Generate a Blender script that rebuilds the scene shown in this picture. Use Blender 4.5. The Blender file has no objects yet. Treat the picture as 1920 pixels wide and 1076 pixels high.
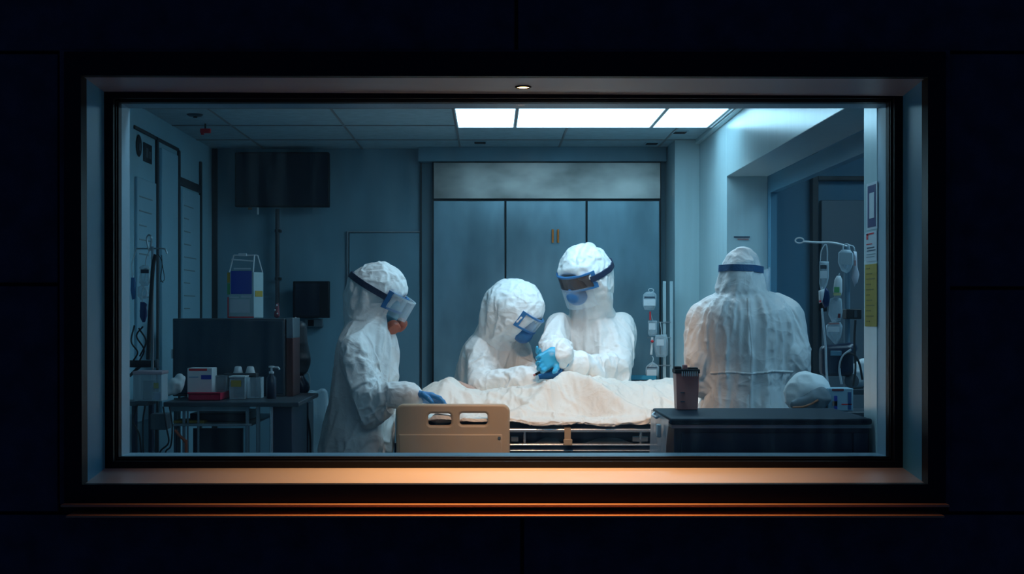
import bpy, bmesh, math, random
import numpy as np
from mathutils.bvhtree import BVHTree
from mathutils import Vector, Matrix

random.seed(7)
C = bpy.context.scene.collection
SC = bpy.context.scene
R = math.radians

# ------------------------------------------------------------------ measured view (1920x1076)
F, VX, VY, E = 2700.0, 920.0, 585.0, 1.40      # focal length in px, vanishing point, eye height
def P(px, py, d):
    return np.array([(px - VX) / F * d, d, E + (VY - py) / F * d])

# ------------------------------------------------------------------ camera, world, exposure
cam = bpy.data.cameras.new('camera')
cam_o = bpy.data.objects.new('camera', cam); C.objects.link(cam_o)
cam_o.location = (0, 0, E); cam_o.rotation_euler = (R(90), 0, 0)
cam.sensor_width = 36; cam.lens = 36 * F / 1920
cam.shift_x = (960 - VX) / 1920; cam.shift_y = (VY - 538) / 1920
cam.clip_start = 0.05
SC.camera = cam_o
SC.view_settings.view_transform = 'Standard'; SC.view_settings.look = 'None'
SC.view_settings.gamma = 1; SC.view_settings.exposure = 0.0
SC.view_settings.use_curve_mapping = False
SC.cycles.use_denoising = True
SC.cycles.max_bounces = 8; SC.cycles.transparent_max_bounces = 12
SC.cycles.sample_clamp_indirect = 4.0
w = bpy.data.worlds.new('night'); SC.world = w; w.use_nodes = True
w.node_tree.nodes['Background'].inputs[0].default_value = (0.14, 0.30, 1.0, 1)
w.node_tree.nodes['Background'].inputs[1].default_value = 0.042
PANEL_COL, PANEL_STR = (0.45, 0.79, 1.0, 1), 6.2
NEAR_FILL_STR = 5.6
ALCOVE_FILL_STR = 6.0
WARM_COL = (1.0, 0.50, 0.20)
SILL_LAMP_W = 80.0
BED_FILL_W, BED_FILL_COL = 62.0, (1.0, 0.56, 0.31)
HEAD_FILL_W, HEAD_FILL_COL = 23.0, (0.92, 0.95, 1.0)

# ------------------------------------------------------------------ materials
MATS = {}
def mat(name, col, rough=0.5, metal=0.0, var=0.0, vscale=6.0, bump=0.0, bscale=60.0, emit=None, estr=0.0,
        alpha=1.0, trans=0.0, stretch=None, coat=0.0, ior=1.45, spec=0.5):
    if name in MATS: return MATS[name]
    m = bpy.data.materials.new(name); m.use_nodes = True
    nt = m.node_tree; b = nt.nodes['Principled BSDF']
    b.inputs['Base Color'].default_value = (*col, 1)
    b.inputs['Roughness'].default_value = rough; b.inputs['Metallic'].default_value = metal
    b.inputs['Alpha'].default_value = alpha; b.inputs['Transmission Weight'].default_value = trans
    b.inputs['Coat Weight'].default_value = coat; b.inputs['IOR'].default_value = ior
    b.inputs['Specular IOR Level'].default_value = spec
    tc = nt.nodes.new('ShaderNodeTexCoord'); mp = nt.nodes.new('ShaderNodeMapping')
    nt.links.new(tc.outputs['Object'], mp.inputs['Vector'])
    if stretch: mp.inputs['Scale'].default_value = stretch
    if var:
        n = nt.nodes.new('ShaderNodeTexNoise'); n.inputs['Scale'].default_value = vscale; n.inputs['Detail'].default_value = 5
        nt.links.new(mp.outputs[0], n.inputs['Vector'])
        r = nt.nodes.new('ShaderNodeValToRGB')
        r.color_ramp.elements[0].position = 0.3; r.color_ramp.elements[1].position = 0.72
        r.color_ramp.elements[0].color = (*[c * (1 - var) for c in col], 1)
        r.color_ramp.elements[1].color = (*[min(1, c * (1 + var)) for c in col], 1)
        nt.links.new(n.outputs['Fac'], r.inputs[0]); nt.links.new(r.outputs[0], b.inputs['Base Color'])
    if bump:
        n2 = nt.nodes.new('ShaderNodeTexNoise'); n2.inputs['Scale'].default_value = bscale; n2.inputs['Detail'].default_value = 6
        nt.links.new(mp.outputs[0], n2.inputs['Vector'])
        bp = nt.nodes.new('ShaderNodeBump'); bp.inputs['Strength'].default_value = bump; bp.inputs['Distance'].default_value = 0.01
        nt.links.new(n2.outputs['Fac'], bp.inputs['Height']); nt.links.new(bp.outputs[0], b.inputs['Normal'])
    if emit:
        b.inputs['Emission Color'].default_value = (*emit, 1); b.inputs['Emission Strength'].default_value = estr
    MATS[name] = m
    return m

def suit_material(name, col, fine=16, strength=0.36):
    m = bpy.data.materials.new(name); m.use_nodes = True
    nt = m.node_tree; b = nt.nodes['Principled BSDF']
    b.inputs['Base Color'].default_value = (*col, 1); b.inputs['Roughness'].default_value = 0.55
    tc = nt.nodes.new('ShaderNodeTexCoord')
    w1 = nt.nodes.new('ShaderNodeTexNoise'); w1.inputs['Scale'].default_value = 5; w1.inputs['Detail'].default_value = 2
    nt.links.new(tc.outputs['Object'], w1.inputs['Vector'])
    hs = []
    for sc, rot, scl, wt in (((1, 1, .45), (.3, .2, 0), fine * .5, 1.0), ((.5, .6, 1), (.9, -.4, .6), fine, .6), ((1, 1, 1), (0, 0, 0), fine * 2.6, .25)):
        mix = nt.nodes.new('ShaderNodeMixRGB'); mix.inputs[0].default_value = 0.14
        nt.links.new(tc.outputs['Object'], mix.inputs[1]); nt.links.new(w1.outputs['Color'], mix.inputs[2])
        mp = nt.nodes.new('ShaderNodeMapping'); mp.inputs['Scale'].default_value = sc; mp.inputs['Rotation'].default_value = rot
        nt.links.new(mix.outputs[0], mp.inputs['Vector'])
        n = nt.nodes.new('ShaderNodeTexNoise'); n.inputs['Scale'].default_value = scl; n.inputs['Detail'].default_value = 1.5
        n.inputs['Roughness'].default_value = 0.35
        nt.links.new(mp.outputs[0], n.inputs['Vector'])
        sb = nt.nodes.new('ShaderNodeMath'); sb.operation = 'SUBTRACT'; sb.inputs[1].default_value = 0.5; nt.links.new(n.outputs['Fac'], sb.inputs[0])
        ab = nt.nodes.new('ShaderNodeMath'); ab.operation = 'ABSOLUTE'; nt.links.new(sb.outputs[0], ab.inputs[0])
        pw = nt.nodes.new('ShaderNodeMath'); pw.operation = 'POWER'; pw.inputs[1].default_value = 0.6; nt.links.new(ab.outputs[0], pw.inputs[0])
        mu = nt.nodes.new('ShaderNodeMath'); mu.operation = 'MULTIPLY'; mu.inputs[1].default_value = -wt; nt.links.new(pw.outputs[0], mu.inputs[0])
        hs.append(mu)
    a1 = nt.nodes.new('ShaderNodeMath'); nt.links.new(hs[0].outputs[0], a1.inputs[0]); nt.links.new(hs[1].outputs[0], a1.inputs[1])
    a2 = nt.nodes.new('ShaderNodeMath'); nt.links.new(a1.outputs[0], a2.inputs[0]); nt.links.new(hs[2].outputs[0], a2.inputs[1])
    bp = nt.nodes.new('ShaderNodeBump'); bp.inputs['Strength'].default_value = strength; bp.inputs['Distance'].default_value = 0.02
    nt.links.new(a2.outputs[0], bp.inputs['Height']); nt.links.new(bp.outputs[0], b.inputs['Normal'])
    MATS[name] = m
    return m

def plastic_film(name, col, opacity, rough=0.15):
    """thin clear plastic or glass: mostly see-through with a sheen"""
    m = bpy.data.materials.new(name); m.use_nodes = True
    nt = m.node_tree; nt.nodes.clear()
    o = nt.nodes.new('ShaderNodeOutputMaterial'); t = nt.nodes.new('ShaderNodeBsdfTransparent')
    p = nt.nodes.new('ShaderNodeBsdfPrincipled'); p.inputs['Base Color'].default_value = (*col, 1)
    p.inputs['Roughness'].default_value = rough
    lw = nt.nodes.new('ShaderNodeLayerWeight'); lw.inputs['Blend'].default_value = 0.35
    ma = nt.nodes.new('ShaderNodeMath'); ma.operation = 'MULTIPLY_ADD'; ma.use_clamp = True
    ma.inputs[1].default_value = 0.6; ma.inputs[2].default_value = opacity
    mx = nt.nodes.new('ShaderNodeMixShader')
    nt.links.new(lw.outputs['Facing'], ma.inputs[0]); nt.links.new(ma.outputs[0], mx.inputs[0])
    nt.links.new(t.outputs[0], mx.inputs[1]); nt.links.new(p.outputs[0], mx.inputs[2]); nt.links.new(mx.outputs[0], o.inputs[0])
    MATS[name] = m
    return m

def dirty_glass():
    m = bpy.data.materials.new('dirty_glass'); m.use_nodes = True
    nt = m.node_tree; nt.nodes.clear()
    o = nt.nodes.new('ShaderNodeOutputMaterial'); t = nt.nodes.new('ShaderNodeBsdfTransparent')
    t.inputs[0].default_value = (0.93, 0.98, 1.0, 1)
    g = nt.nodes.new('ShaderNodeBsdfGlossy'); g.inputs['Roughness'].default_value = 0.03
    fr = nt.nodes.new('ShaderNodeFresnel'); fr.inputs[0].default_value = 1.25
    m1 = nt.nodes.new('ShaderNodeMixShader')
    nt.links.new(fr.outputs[0], m1.inputs[0]); nt.links.new(t.outputs[0], m1.inputs[1]); nt.links.new(g.outputs[0], m1.inputs[2])
    tr = nt.nodes.new('ShaderNodeBsdfTranslucent'); tr.inputs[0].default_value = (0.8, 0.95, 1, 1)
    tc = nt.nodes.new('ShaderNodeTexCoord'); mp = nt.nodes.new('ShaderNodeMapping'); mp.inputs['Scale'].default_value = (9, 1, 0.9)
    nt.links.new(tc.outputs['Object'], mp.inputs[0])
    n = nt.nodes.new('ShaderNodeTexNoise'); n.inputs['Scale'].default_value = 3; n.inputs['Detail'].default_value = 6
    nt.links.new(mp.outputs[0], n.inputs['Vector'])
    r = nt.nodes.new('ShaderNodeValToRGB'); r.color_ramp.elements[0].position = 0.42; r.color_ramp.elements[1].position = 0.8
    r.color_ramp.elements[0].color = (0.006, 0.006, 0.006, 1); r.color_ramp.elements[1].color = (0.03, 0.03, 0.03, 1)
    nt.links.new(n.outputs['Fac'], r.inputs[0])
    v = nt.nodes.new('ShaderNodeTexVoronoi'); v.inputs['Scale'].default_value = 130
    nt.links.new(tc.outputs['Object'], v.inputs['Vector'])
    n3 = nt.nodes.new('ShaderNodeTexNoise'); n3.inputs['Scale'].default_value = 4
    nt.links.new(tc.outputs['Object'], n3.inputs['Vector'])
    lt = nt.nodes.new('ShaderNodeMath'); lt.operation = 'LESS_THAN'; lt.inputs[1].default_value = 0.13
    nt.links.new(v.outputs['Distance'], lt.inputs[0])
    gt = nt.nodes.new('ShaderNodeMath'); gt.operation = 'GREATER_THAN'; gt.inputs[1].default_value = 0.54
    nt.links.new(n3.outputs['Fac'], gt.inputs[0])
    mu = nt.nodes.new('ShaderNodeMath'); mu.operation = 'MULTIPLY'; nt.links.new(lt.outputs[0], mu.inputs[0]); nt.links.new(gt.outputs[0], mu.inputs[1])
    m5 = nt.nodes.new('ShaderNodeMath'); m5.operation = 'MULTIPLY_ADD'; m5.inputs[1].default_value = 0.12
    nt.links.new(mu.outputs[0], m5.inputs[0]); nt.links.new(r.outputs[0], m5.inputs[2])
    m2 = nt.nodes.new('ShaderNodeMixShader')
    nt.links.new(m5.outputs[0], m2.inputs[0]); nt.links.new(m1.outputs[0], m2.inputs[1]); nt.links.new(tr.outputs[0], m2.inputs[2])
    nt.links.new(m2.outputs[0], o.inputs[0])
    return m

def emission(name, col, s):
    m = bpy.data.materials.new(name); m.use_nodes = True
    nt = m.node_tree; nt.nodes.clear()
    o = nt.nodes.new('ShaderNodeOutputMaterial'); e = nt.nodes.new('ShaderNodeEmission')
    e.inputs[0].default_value = col; e.inputs[1].default_value = s; nt.links.new(e.outputs[0], o.inputs[0])
    return m

# setting
M_facade = mat('dark_stone_panel', (0.055, 0.06, 0.075), 0.75, var=0.35, vscale=14, bump=0.35, bscale=90)
M_black = mat('black_aluminium', (0.010, 0.011, 0.014), 0.5, spec=0.25)
M_reveal = mat('satin_lining_blue_spill', (0.09, 0.50, 0.80), 0.40, var=0.05, vscale=3)  # blue room light falling on the jambs is put into this colour
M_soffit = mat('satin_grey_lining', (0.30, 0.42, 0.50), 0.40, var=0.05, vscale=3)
M_sill = mat('satin_sill', (0.62, 0.56, 0.52), 0.35, var=0.05, vscale=3)
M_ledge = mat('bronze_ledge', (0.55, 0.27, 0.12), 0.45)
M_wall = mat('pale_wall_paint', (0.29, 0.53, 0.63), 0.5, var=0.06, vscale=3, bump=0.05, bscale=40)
M_wallR = mat('white_wall_panel', (0.47, 0.62, 0.65), 0.24, var=0.04, vscale=3, stretch=(14, 14, 0.6))
M_back = mat('grey_green_wall_panel', (0.165, 0.30, 0.37), 0.42, var=0.22, vscale=2.2, stretch=(2, 2, .7), bump=0.06, bscale=30)
M_ceil = mat('ceiling_tile', (0.32, 0.47, 0.53), 0.8, var=0.1, vscale=20, bump=0.1, bscale=150)
M_floor = mat('vinyl_floor', (0.20, 0.23, 0.25), 0.4, var=0.1)
M_grid = mat('ceiling_bar', (0.22, 0.24, 0.25), 0.5)
M_steel = mat('brushed_steel_door', (0.23, 0.38, 0.45), 0.30, metal=0.7, var=0.45, vscale=2.2, stretch=(1.6, 1, 0.7), bump=0.03, bscale=50)
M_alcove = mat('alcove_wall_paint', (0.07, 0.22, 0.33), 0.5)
M_steeltop = mat('polished_steel_panel', (0.34, 0.34, 0.32), 0.34, metal=0.85, var=0.45, vscale=2.6, stretch=(1.3, 1, 2.4), bump=0.05, bscale=5)
M_dark = mat('dark_trim', (0.02, 0.025, 0.03), 0.5)
# things
M_suit = suit_material('white_coverall_fabric', (0.82, 0.82, 0.81))
M_gown = suit_material('white_gown_fabric', (0.78, 0.79, 0.79), fine=14, strength=0.4)
M_sheet = suit_material('white_bed_linen', (0.88, 0.79, 0.71), fine=14, strength=0.4)
M_skin = mat('skin', (0.52, 0.31, 0.24), 0.5, var=0.08, vscale=12)
M_glove = mat('blue_nitrile', (0.03, 0.22, 0.52), 0.35, bump=0.15, bscale=50)
M_glove2 = mat('light_blue_nitrile', (0.04, 0.36, 0.58), 0.35, bump=0.2, bscale=50)
M_strap2 = mat('blue_elastic', (0.03, 0.11, 0.25), 0.6, bump=0.3, bscale=120)
M_strap = mat('navy_elastic', (0.012, 0.022, 0.06), 0.6, bump=0.3, bscale=120)
M_maskblue = mat('blue_rubber', (0.03, 0.16, 0.38), 0.4)
M_teal = mat('teal_cloth_mask', (0.10, 0.36, 0.48), 0.6)
M_orange = mat('orange_filter', (0.46, 0.10, 0.05), 0.5, var=0.2, vscale=30)
M_lens = plastic_film('goggle_lens', (0.07, 0.05, 0.05), 0.62, 0.12)
M_clear = plastic_film('clear_visor', (0.7, 0.85, 0.95), 0.06, 0.1)
M_bag = plastic_film('clear_bag_plastic', (0.62, 0.75, 0.82), 0.30, 0.2)
M_tubplastic = plastic_film('clear_tub_plastic', (0.6, 0.72, 0.78), 0.28, 0.25)
M_drape = plastic_film('clear_drape_plastic', (0.6, 0.66, 0.72), 0.22, 0.25)
M_fluid = mat('saline', (0.40, 0.58, 0.68), 0.2, alpha=0.75)
M_darkfluid = mat('blue_black_fluid', (0.02, 0.05, 0.16), 0.25)
M_beige = mat('beige_moulded_plastic', (0.54, 0.38, 0.25), 0.42, var=0.04)
M_chrome = mat('chrome', (0.80, 0.81, 0.84), 0.26, metal=0.75)
M_dullsteel = mat('dull_steel', (0.32, 0.37, 0.40), 0.35, metal=0.8)
M_navy = mat('navy_enamel', (0.015, 0.025, 0.05), 0.3)
M_console = mat('navy_console_top', (0.010, 0.026, 0.044), 0.5, spec=0.15, var=0.2, vscale=8)
M_consolef = mat('navy_console_front', (0.012, 0.02, 0.045), 0.4)
M_screen = mat('dark_screen', (0.006, 0.009, 0.02), 0.35)
M_equip = mat('dark_equipment_metal', (0.05, 0.065, 0.08), 0.4, var=0.1)
M_red = mat('red_plastic', (0.62, 0.015, 0.06), 0.4)
M_white = mat('white_plastic', (0.70, 0.74, 0.76), 0.45)
M_paper = mat('paper', (0.60, 0.66, 0.70), 0.8)
M_yellow = mat('yellow_paper', (0.46, 0.33, 0.05), 0.7, var=0.1, vscale=20)
M_blue = mat('blue_print', (0.02, 0.06, 0.42), 0.5)
M_green = mat('green_print', (0.08, 0.34, 0.12), 0.6)
M_redp = mat('red_print', (0.75, 0.03, 0.04), 0.6)
M_ink = mat('ink', (0.05, 0.08, 0.12), 0.7)
M_inkf = mat('faint_ink', (0.22, 0.29, 0.33), 0.7)
M_brass = mat('copper_handle', (0.95, 0.26, 0.04), 0.4, metal=0.2)
M_rubber = mat('black_rubber', (0.012, 0.014, 0.018), 0.6)
M_tube = plastic_film('tubing', (0.7, 0.8, 0.85), 0.5, 0.2)
M_pink = mat('pink_brown_plastic', (0.92, 0.36, 0.32), 0.35, alpha=0.92)
M_brown = mat('brown_plastic', (0.22, 0.11, 0.06), 0.45)
M_board = mat('white_board', (0.32, 0.57, 0.69), 0.35, var=0.05, vscale=3)
M_tray = mat('teal_plastic', (0.03, 0.28, 0.42), 0.4)
M_mattress = mat('navy_mattress_cover', (0.06, 0.08, 0.13), 0.5)
M_lampon = emission('warm_lamp_face', (1.0, 0.62, 0.30, 1), 9.0)
M_panel = emission('cool_light_diffuser', PANEL_COL, PANEL_STR)

# ------------------------------------------------------------------ helpers
def setp(o, label=None, cat=None, group=None, kind=None):
    if label: o['label'] = label
    if cat: o['category'] = cat
    if group: o['group'] = group
    if kind: o['kind'] = kind
    return o

def thing(name, label, cat, loc, group=None):
    o = bpy.data.objects.new(name, None); C.objects.link(o)
    o.location = tuple(float(x) for x in loc); o.empty_display_size = 0.05
    return setp(o, label, cat, group)

def base_of(o):
    v = np.zeros(3)
    while o is not None:
        v += np.array(o.location); o = o.parent
    return v

def mesh_obj(name, verts, faces, m, parent=None, smooth=40, bevel=0.0, loc=None):
    verts = np.asarray(verts, float)
    if parent is not None: off = base_of(parent)
    elif loc is not None: off = np.asarray(loc, float)
    else: off = np.zeros(3)
    me = bpy.data.meshes.new(name)
    me.from_pydata((verts - off).tolist(), [], [tuple(int(i) for i in f) for f in faces])
    me.validate()
    bm = bmesh.new(); bm.from_mesh(me); bmesh.ops.recalc_face_normals(bm, faces=bm.faces); bm.to_mesh(me); bm.free()
    if smooth:
        me.polygons.foreach_set('use_smooth', [True] * len(me.polygons))
        if smooth < 180: me.set_sharp_from_angle(angle=R(smooth))
    me.materials.append(m)
    o = bpy.data.objects.new(name, me); C.objects.link(o)
    if parent is not None: o.parent = parent
    elif loc is not None: o.location = tuple(float(x) for x in loc)
    if bevel:
        b = o.modifiers.new('bevel', 'BEVEL'); b.width = bevel; b.segments = 2; b.limit_method = 'ANGLE'
    return o

def smooth_path(pts, n=8):
    p = [np.asarray(q, float) for q in pts]
    if len(p) < 3: return p
    e = [2 * p[0] - p[1]] + p + [2 * p[-1] - p[-2]]
    out = []
    for i in range(1, len(e) - 2):
        for k in range(n):
            t = k / n
            a, b, c, d = e[i - 1], e[i], e[i + 1], e[i + 2]
            out.append(0.5 * (2 * b + (c - a) * t + (2 * a - 5 * b + 4 * c - d) * t * t + (3 * b - a - 3 * c + d) * t ** 3))
    out.append(p[-1])
    return out

class MB:
    def __init__(s): s.v, s.f = [], []
    def add(s, v, f):
        n = len(s.v); s.v += [tuple(float(c) for c in q) for q in v]; s.f += [tuple(i + n for i in q) for q in f]; return s
    def box(s, lo, hi):
        (a, b, c), (x, y, z) = lo, hi
        return s.add([(a, b, c), (x, b, c), (x, y, c), (a, y, c), (a, b, z), (x, b, z), (x, y, z), (a, y, z)],
                     [(0, 3, 2, 1), (4, 5, 6, 7), (0, 1, 5, 4), (1, 2, 6, 5), (2, 3, 7, 6), (3, 0, 4, 7)])
    def obox(s, c, size, rot=(0, 0, 0)):
        from mathutils import Euler
        m = np.array(Euler(rot).to_matrix()); h = np.array(size) / 2
        v = [np.array(c) + m @ (h * np.array(k)) for k in
             [(-1, -1, -1), (1, -1, -1), (1, 1, -1), (-1, 1, -1), (-1, -1, 1), (1, -1, 1), (1, 1, 1), (-1, 1, 1)]]
        return s.add(v, [(0, 3, 2, 1), (4, 5, 6, 7), (0, 1, 5, 4), (1, 2, 6, 5), (2, 3, 7, 6), (3, 0, 4, 7)])
    def hexa(s, v8):
        return s.add(v8, [(0, 3, 2, 1), (4, 5, 6, 7), (0, 1, 5, 4), (1, 2, 6, 5), (2, 3, 7, 6), (3, 0, 4, 7)])
    def tube(s, pts, r, seg=10, smooth=0, r1=None):
        p = smooth_path(pts, smooth) if smooth else [np.asarray(q, float) for q in pts]
        n = len(p); rings = []; u = None
        for i in range(n):
            t = p[min(i + 1, n - 1)] - p[max(i - 1, 0)]; t = t / (np.linalg.norm(t) + 1e-9)
            if u is None:
                u = np.cross(t, (0, 0, 1)) if abs(t[2]) < 0.9 else np.cross(t, (1, 0, 0))
            u = u - t * np.dot(u, t); u /= np.linalg.norm(u) + 1e-9
            w_ = np.cross(t, u); rr = r if r1 is None else r + (r1 - r) * i / (n - 1)
            rings += [p[i] + rr * (math.cos(a) * u + math.sin(a) * w_) for a in np.linspace(0, 2 * math.pi, seg, endpoint=False)]
        f = [(i * seg + k, i * seg + (k + 1) % seg, (i + 1) * seg + (k + 1) % seg, (i + 1) * seg + k) for i in range(n - 1) for k in range(seg)]
        f += [tuple(range(seg))[::-1], tuple(range((n - 1) * seg, n * seg))]
        return s.add(rings, f)
    def cyl(s, a, b, r, r1=None, seg=24): return s.tube([a, b], r, seg, 0, r if r1 is None else r1)
    def lathe(s, prof, c, seg=24, axis=None):
        """prof: (radius, height); first and last points are capped"""
        ax = np.array((0, 0, 1.0)) if axis is None else np.array(axis, float) / np.linalg.norm(axis)
        u = np.cross(ax, (1, 0, 0)) if abs(ax[0]) < 0.9 else np.cross(ax, (0, 1, 0)); u /= np.linalg.norm(u); w_ = np.cross(ax, u)
        v = [np.array(c) + ax * z + r_ * (math.cos(a) * u + math.sin(a) * w_) for r_, z in prof
             for a in np.linspace(0, 2 * math.pi, seg, endpoint=False)]
        n = len(prof)
        f = [(i * seg + k, i * seg + (k + 1) % seg, (i + 1) * seg + (k + 1) % seg, (i + 1) * seg + k) for i in range(n - 1) for k in range(seg)]
        f += [tuple(range(seg))[::-1], tuple(range((n - 1) * seg, n * seg))]
        return s.add(v, f)
    def prism(s, pts, ext):
        n = len(pts); p = [np.array(q, float) for q in pts]; q = [a + np.array(ext) for a in p]
        f = [tuple(range(n))[::-1], tuple(range(n, 2 * n))] + [(i, (i + 1) % n, n + (i + 1) % n, n + i) for i in range(n)]
        return s.add(p + q, f)
    def build(s, name, m, parent=None, smooth=40, bevel=0.0, loc=None):
        return mesh_obj(name, s.v, s.f, m, parent, smooth, bevel, loc)

def plate(name, outline, holes, y0, y1, m, parent, bevel=0.004):
    """flat moulded plate in the XZ plane with cut-outs, between depths y0 and y1"""
    cu = bpy.data.curves.new('tmp', 'CURVE'); cu.dimensions = '2D'; cu.fill_mode = 'BOTH'
    cu.extrude = abs(y1 - y0) / 2 - bevel; cu.bevel_depth = bevel; cu.bevel_resolution = 2
    for lp in [outline] + holes:
        sp = cu.splines.new('POLY'); sp.points.add(len(lp) - 1); sp.use_cyclic_u = True
        for q, (x, z) in zip(sp.points, lp): q.co = (x, z, 0, 1)
    o = bpy.data.objects.new('tmp', cu); C.objects.link(o)
    dg = bpy.context.evaluated_depsgraph_get()
    me = bpy.data.meshes.new_from_object(o.evaluated_get(dg)); bpy.data.objects.remove(o)
    n = len(me.vertices); co = np.empty(n * 3); me.vertices.foreach_get('co', co); co = co.reshape(-1, 3)
    v = np.stack([co[:, 0], (y0 + y1) / 2 - co[:, 2], co[:, 1]], 1)
    f = [tuple(p.vertices) for p in me.polygons]; bpy.data.meshes.remove(me)
    return mesh_obj(name, v, f, m, parent)

def rrect(x0, x1, z0, z1, r, n=5):
    out = []
    for cx, cz, a0 in ((x1 - r, z1 - r, 0), (x0 + r, z1 - r, 90), (x0 + r, z0 + r, 180), (x1 - r, z0 + r, 270)):
        out += [(cx + r * math.cos(R(a0 + 90 * k / n)), cz + r * math.sin(R(a0 + 90 * k / n))) for k in range(n + 1)]
    return out

def struct(name, mb, m, parent=None, **k):
    o = mb.build(name, m, parent, **k)
    if parent is None: o['kind'] = 'structure'
    return o

# ---- noise and distance fields -----------------------------------------------------------------
def hash3(i, j, k):
    h = (i.astype(np.int64) * 374761393 + j.astype(np.int64) * 668265263 + k.astype(np.int64) * 1274126177) & 0xffffffff
    h = ((h ^ (h >> 13)) * 1274126177) & 0xffffffff
    return ((h ^ (h >> 16)) & 0xffff) / 32767.5 - 1.0
def vnoise(p):
    i = np.floor(p); f = p - i; f = f * f * f * (f * (f * 6 - 15) + 10); i = i.astype(np.int64)
    r = 0
    for a in (0, 1):
        for b in (0, 1):
            for c in (0, 1):
                wgt = (f[:, 0] if a else 1 - f[:, 0]) * (f[:, 1] if b else 1 - f[:, 1]) * (f[:, 2] if c else 1 - f[:, 2])
                r = r + wgt * hash3(i[:, 0] + a, i[:, 1] + b, i[:, 2] + c)
    return r
def ridge(p): return 1 - 2 * np.abs(vnoise(p))
def nrm(v): v = np.asarray(v, float); return v / np.linalg.norm(v)
def rcone(p, a, b, ra, rb):
    a = np.asarray(a, float); b = np.asarray(b, float); ab = b - a
    t = np.clip((p - a) @ ab / (ab @ ab + 1e-12), 0, 1)
    return np.linalg.norm(p - a - t[:, None] * ab, axis=1) - (ra + t * (rb - ra))
def ell(p, c, ax, r):
    q = (p - np.asarray(c)) @ np.asarray(ax).T; r = np.asarray(r, float)
    k0 = np.linalg.norm(q / r, axis=1); k1 = np.linalg.norm(q / r ** 2, axis=1) + 1e-9
    return k0 * (k0 - 1) / k1
def rbox(p, c, ax, h, r):
    q = np.abs((p - np.asarray(c)) @ np.asarray(ax).T) - (np.asarray(h, float) - r)
    return np.linalg.norm(np.maximum(q, 0), axis=1) + np.minimum(q.max(1), 0) - r
def smin(a, b, k):
    h = np.clip(0.5 + 0.5 * (b - a) / k, 0, 1); return b * (1 - h) + a * h - k * h * (1 - h)
def smax(a, b, k): return -smin(-a, -b, k)

def surface(fn, lo, hi, h):
    """surface nets over a distance field -> vertices, quads"""
    lo = np.asarray(lo, float); n = np.ceil((np.asarray(hi) - lo) / h).astype(int) + 1
    xs = [lo[k] + h * np.arange(n[k]) for k in range(3)]
    V = np.empty(tuple(n))
    for i in range(0, n[0], 16):
        G = np.stack(np.meshgrid(xs[0][i:i + 16], xs[1], xs[2], indexing='ij'), -1)
        V[i:i + 16] = fn(G.reshape(-1, 3)).reshape(G.shape[:3])
    S = V < 0
    nc = n - 1
    acc = np.zeros((*nc, 3)); cnt = np.zeros(tuple(nc))
    sl = lambda o: tuple(slice(o[k], o[k] + nc[k]) for k in range(3))
    for ax in range(3):
        o2 = [k for k in range(3) if k != ax]
        for a in (0, 1):
            for b in (0, 1):
                o = [0, 0, 0]; o[o2[0]] = a; o[o2[1]] = b; q = list(o); q[ax] = 1
                v0, v1 = V[sl(o)], V[sl(q)]; m = S[sl(o)] != S[sl(q)]
                t = np.where(m, v0 / np.where(m, v0 - v1, 1), 0)
                for k in range(3): acc[..., k] += np.where(m, o[k] + (t if k == ax else 0), 0)
                cnt += m
    act = cnt > 0; idx = -np.ones(tuple(nc), int); idx[act] = np.arange(act.sum())
    I = np.argwhere(act); verts = lo + h * (I + acc[act] / cnt[act][:, None])
    faces = []
    for ax in range(3):
        a, b = [(1, 2), (2, 0), (0, 1)][ax]
        s0 = [slice(None)] * 3; s1 = [slice(None)] * 3; s0[ax] = slice(0, -1); s1[ax] = slice(1, None)
        m = S[tuple(s0)] != S[tuple(s1)]
        E_ = np.argwhere(m); ok = (E_[:, a] > 0) & (E_[:, b] > 0) & (E_[:, a] < nc[a]) & (E_[:, b] < nc[b]); E_ = E_[ok]
        ea = np.zeros(3, int); ea[a] = 1; eb = np.zeros(3, int); eb[b] = 1
        q = np.stack([idx[tuple((E_ - ea - eb).T)], idx[tuple((E_ - eb).T)], idx[tuple(E_.T)], idx[tuple((E_ - ea).T)]], 1)
        faces.append(q[(q >= 0).all(1)])
    return verts, np.concatenate(faces)

def sdf_normals(fn, v, e=0.004):
    g = np.stack([fn(v + np.eye(3)[k] * e) - fn(v - np.eye(3)[k] * e) for k in range(3)], 1)
    return g / (np.linalg.norm(g, axis=1)[:, None] + 1e-9)

def sdf_obj(name, fn, lo, hi, h, m, parent, disp=None):
    v, f = surface(fn, lo, hi, h)
    if disp is not None:
        nn = sdf_normals(fn, v, h); v = v + nn * disp(v)[:, None]
    return mesh_obj(name, v, f, m, parent, smooth=180)
# ================================================================== SETTING
def rect(l, t, r, b, d): return [P(l, t, d), P(r, t, d), P(r, b, d), P(l, b, d)]
def rect4(tl, tr, br, bl, d): return [P(*tl, d), P(*tr, d), P(*br, d), P(*bl, d)]
D_OUT, D_FR, D_GL, D_IN = 3.50, 3.70, 3.755, 3.84
OUT = rect4((158, 145), (1733, 148), (1733, 905), (160, 906), D_OUT)
FRM = rect4((195, 172), (1693, 180), (1693, 877), (197, 878), D_FR)
PANE = rect(227, 194, 1662, 855, D_GL)
def wall_ring(mb, hole, X0, X1, Z0, Z1, y0, y1):
    """solid wall with a rectangular hole (x0,x1,z0,z1)"""
    a, b, c, d = hole
    mb.box((X0, y0, Z0), (a, y1, Z1)); mb.box((b, y0, Z0), (X1, y1, Z1))
    mb.box((a, y0, Z0), (b, y1, c)); mb.box((a, y0, d), (b, y1, Z1))
def ext(rc, m=0.0):
    a = np.array(rc); return (a[:, 0].min() - m, a[:, 0].max() + m, a[:, 2].min() - m, a[:, 2].max() + m)

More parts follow.
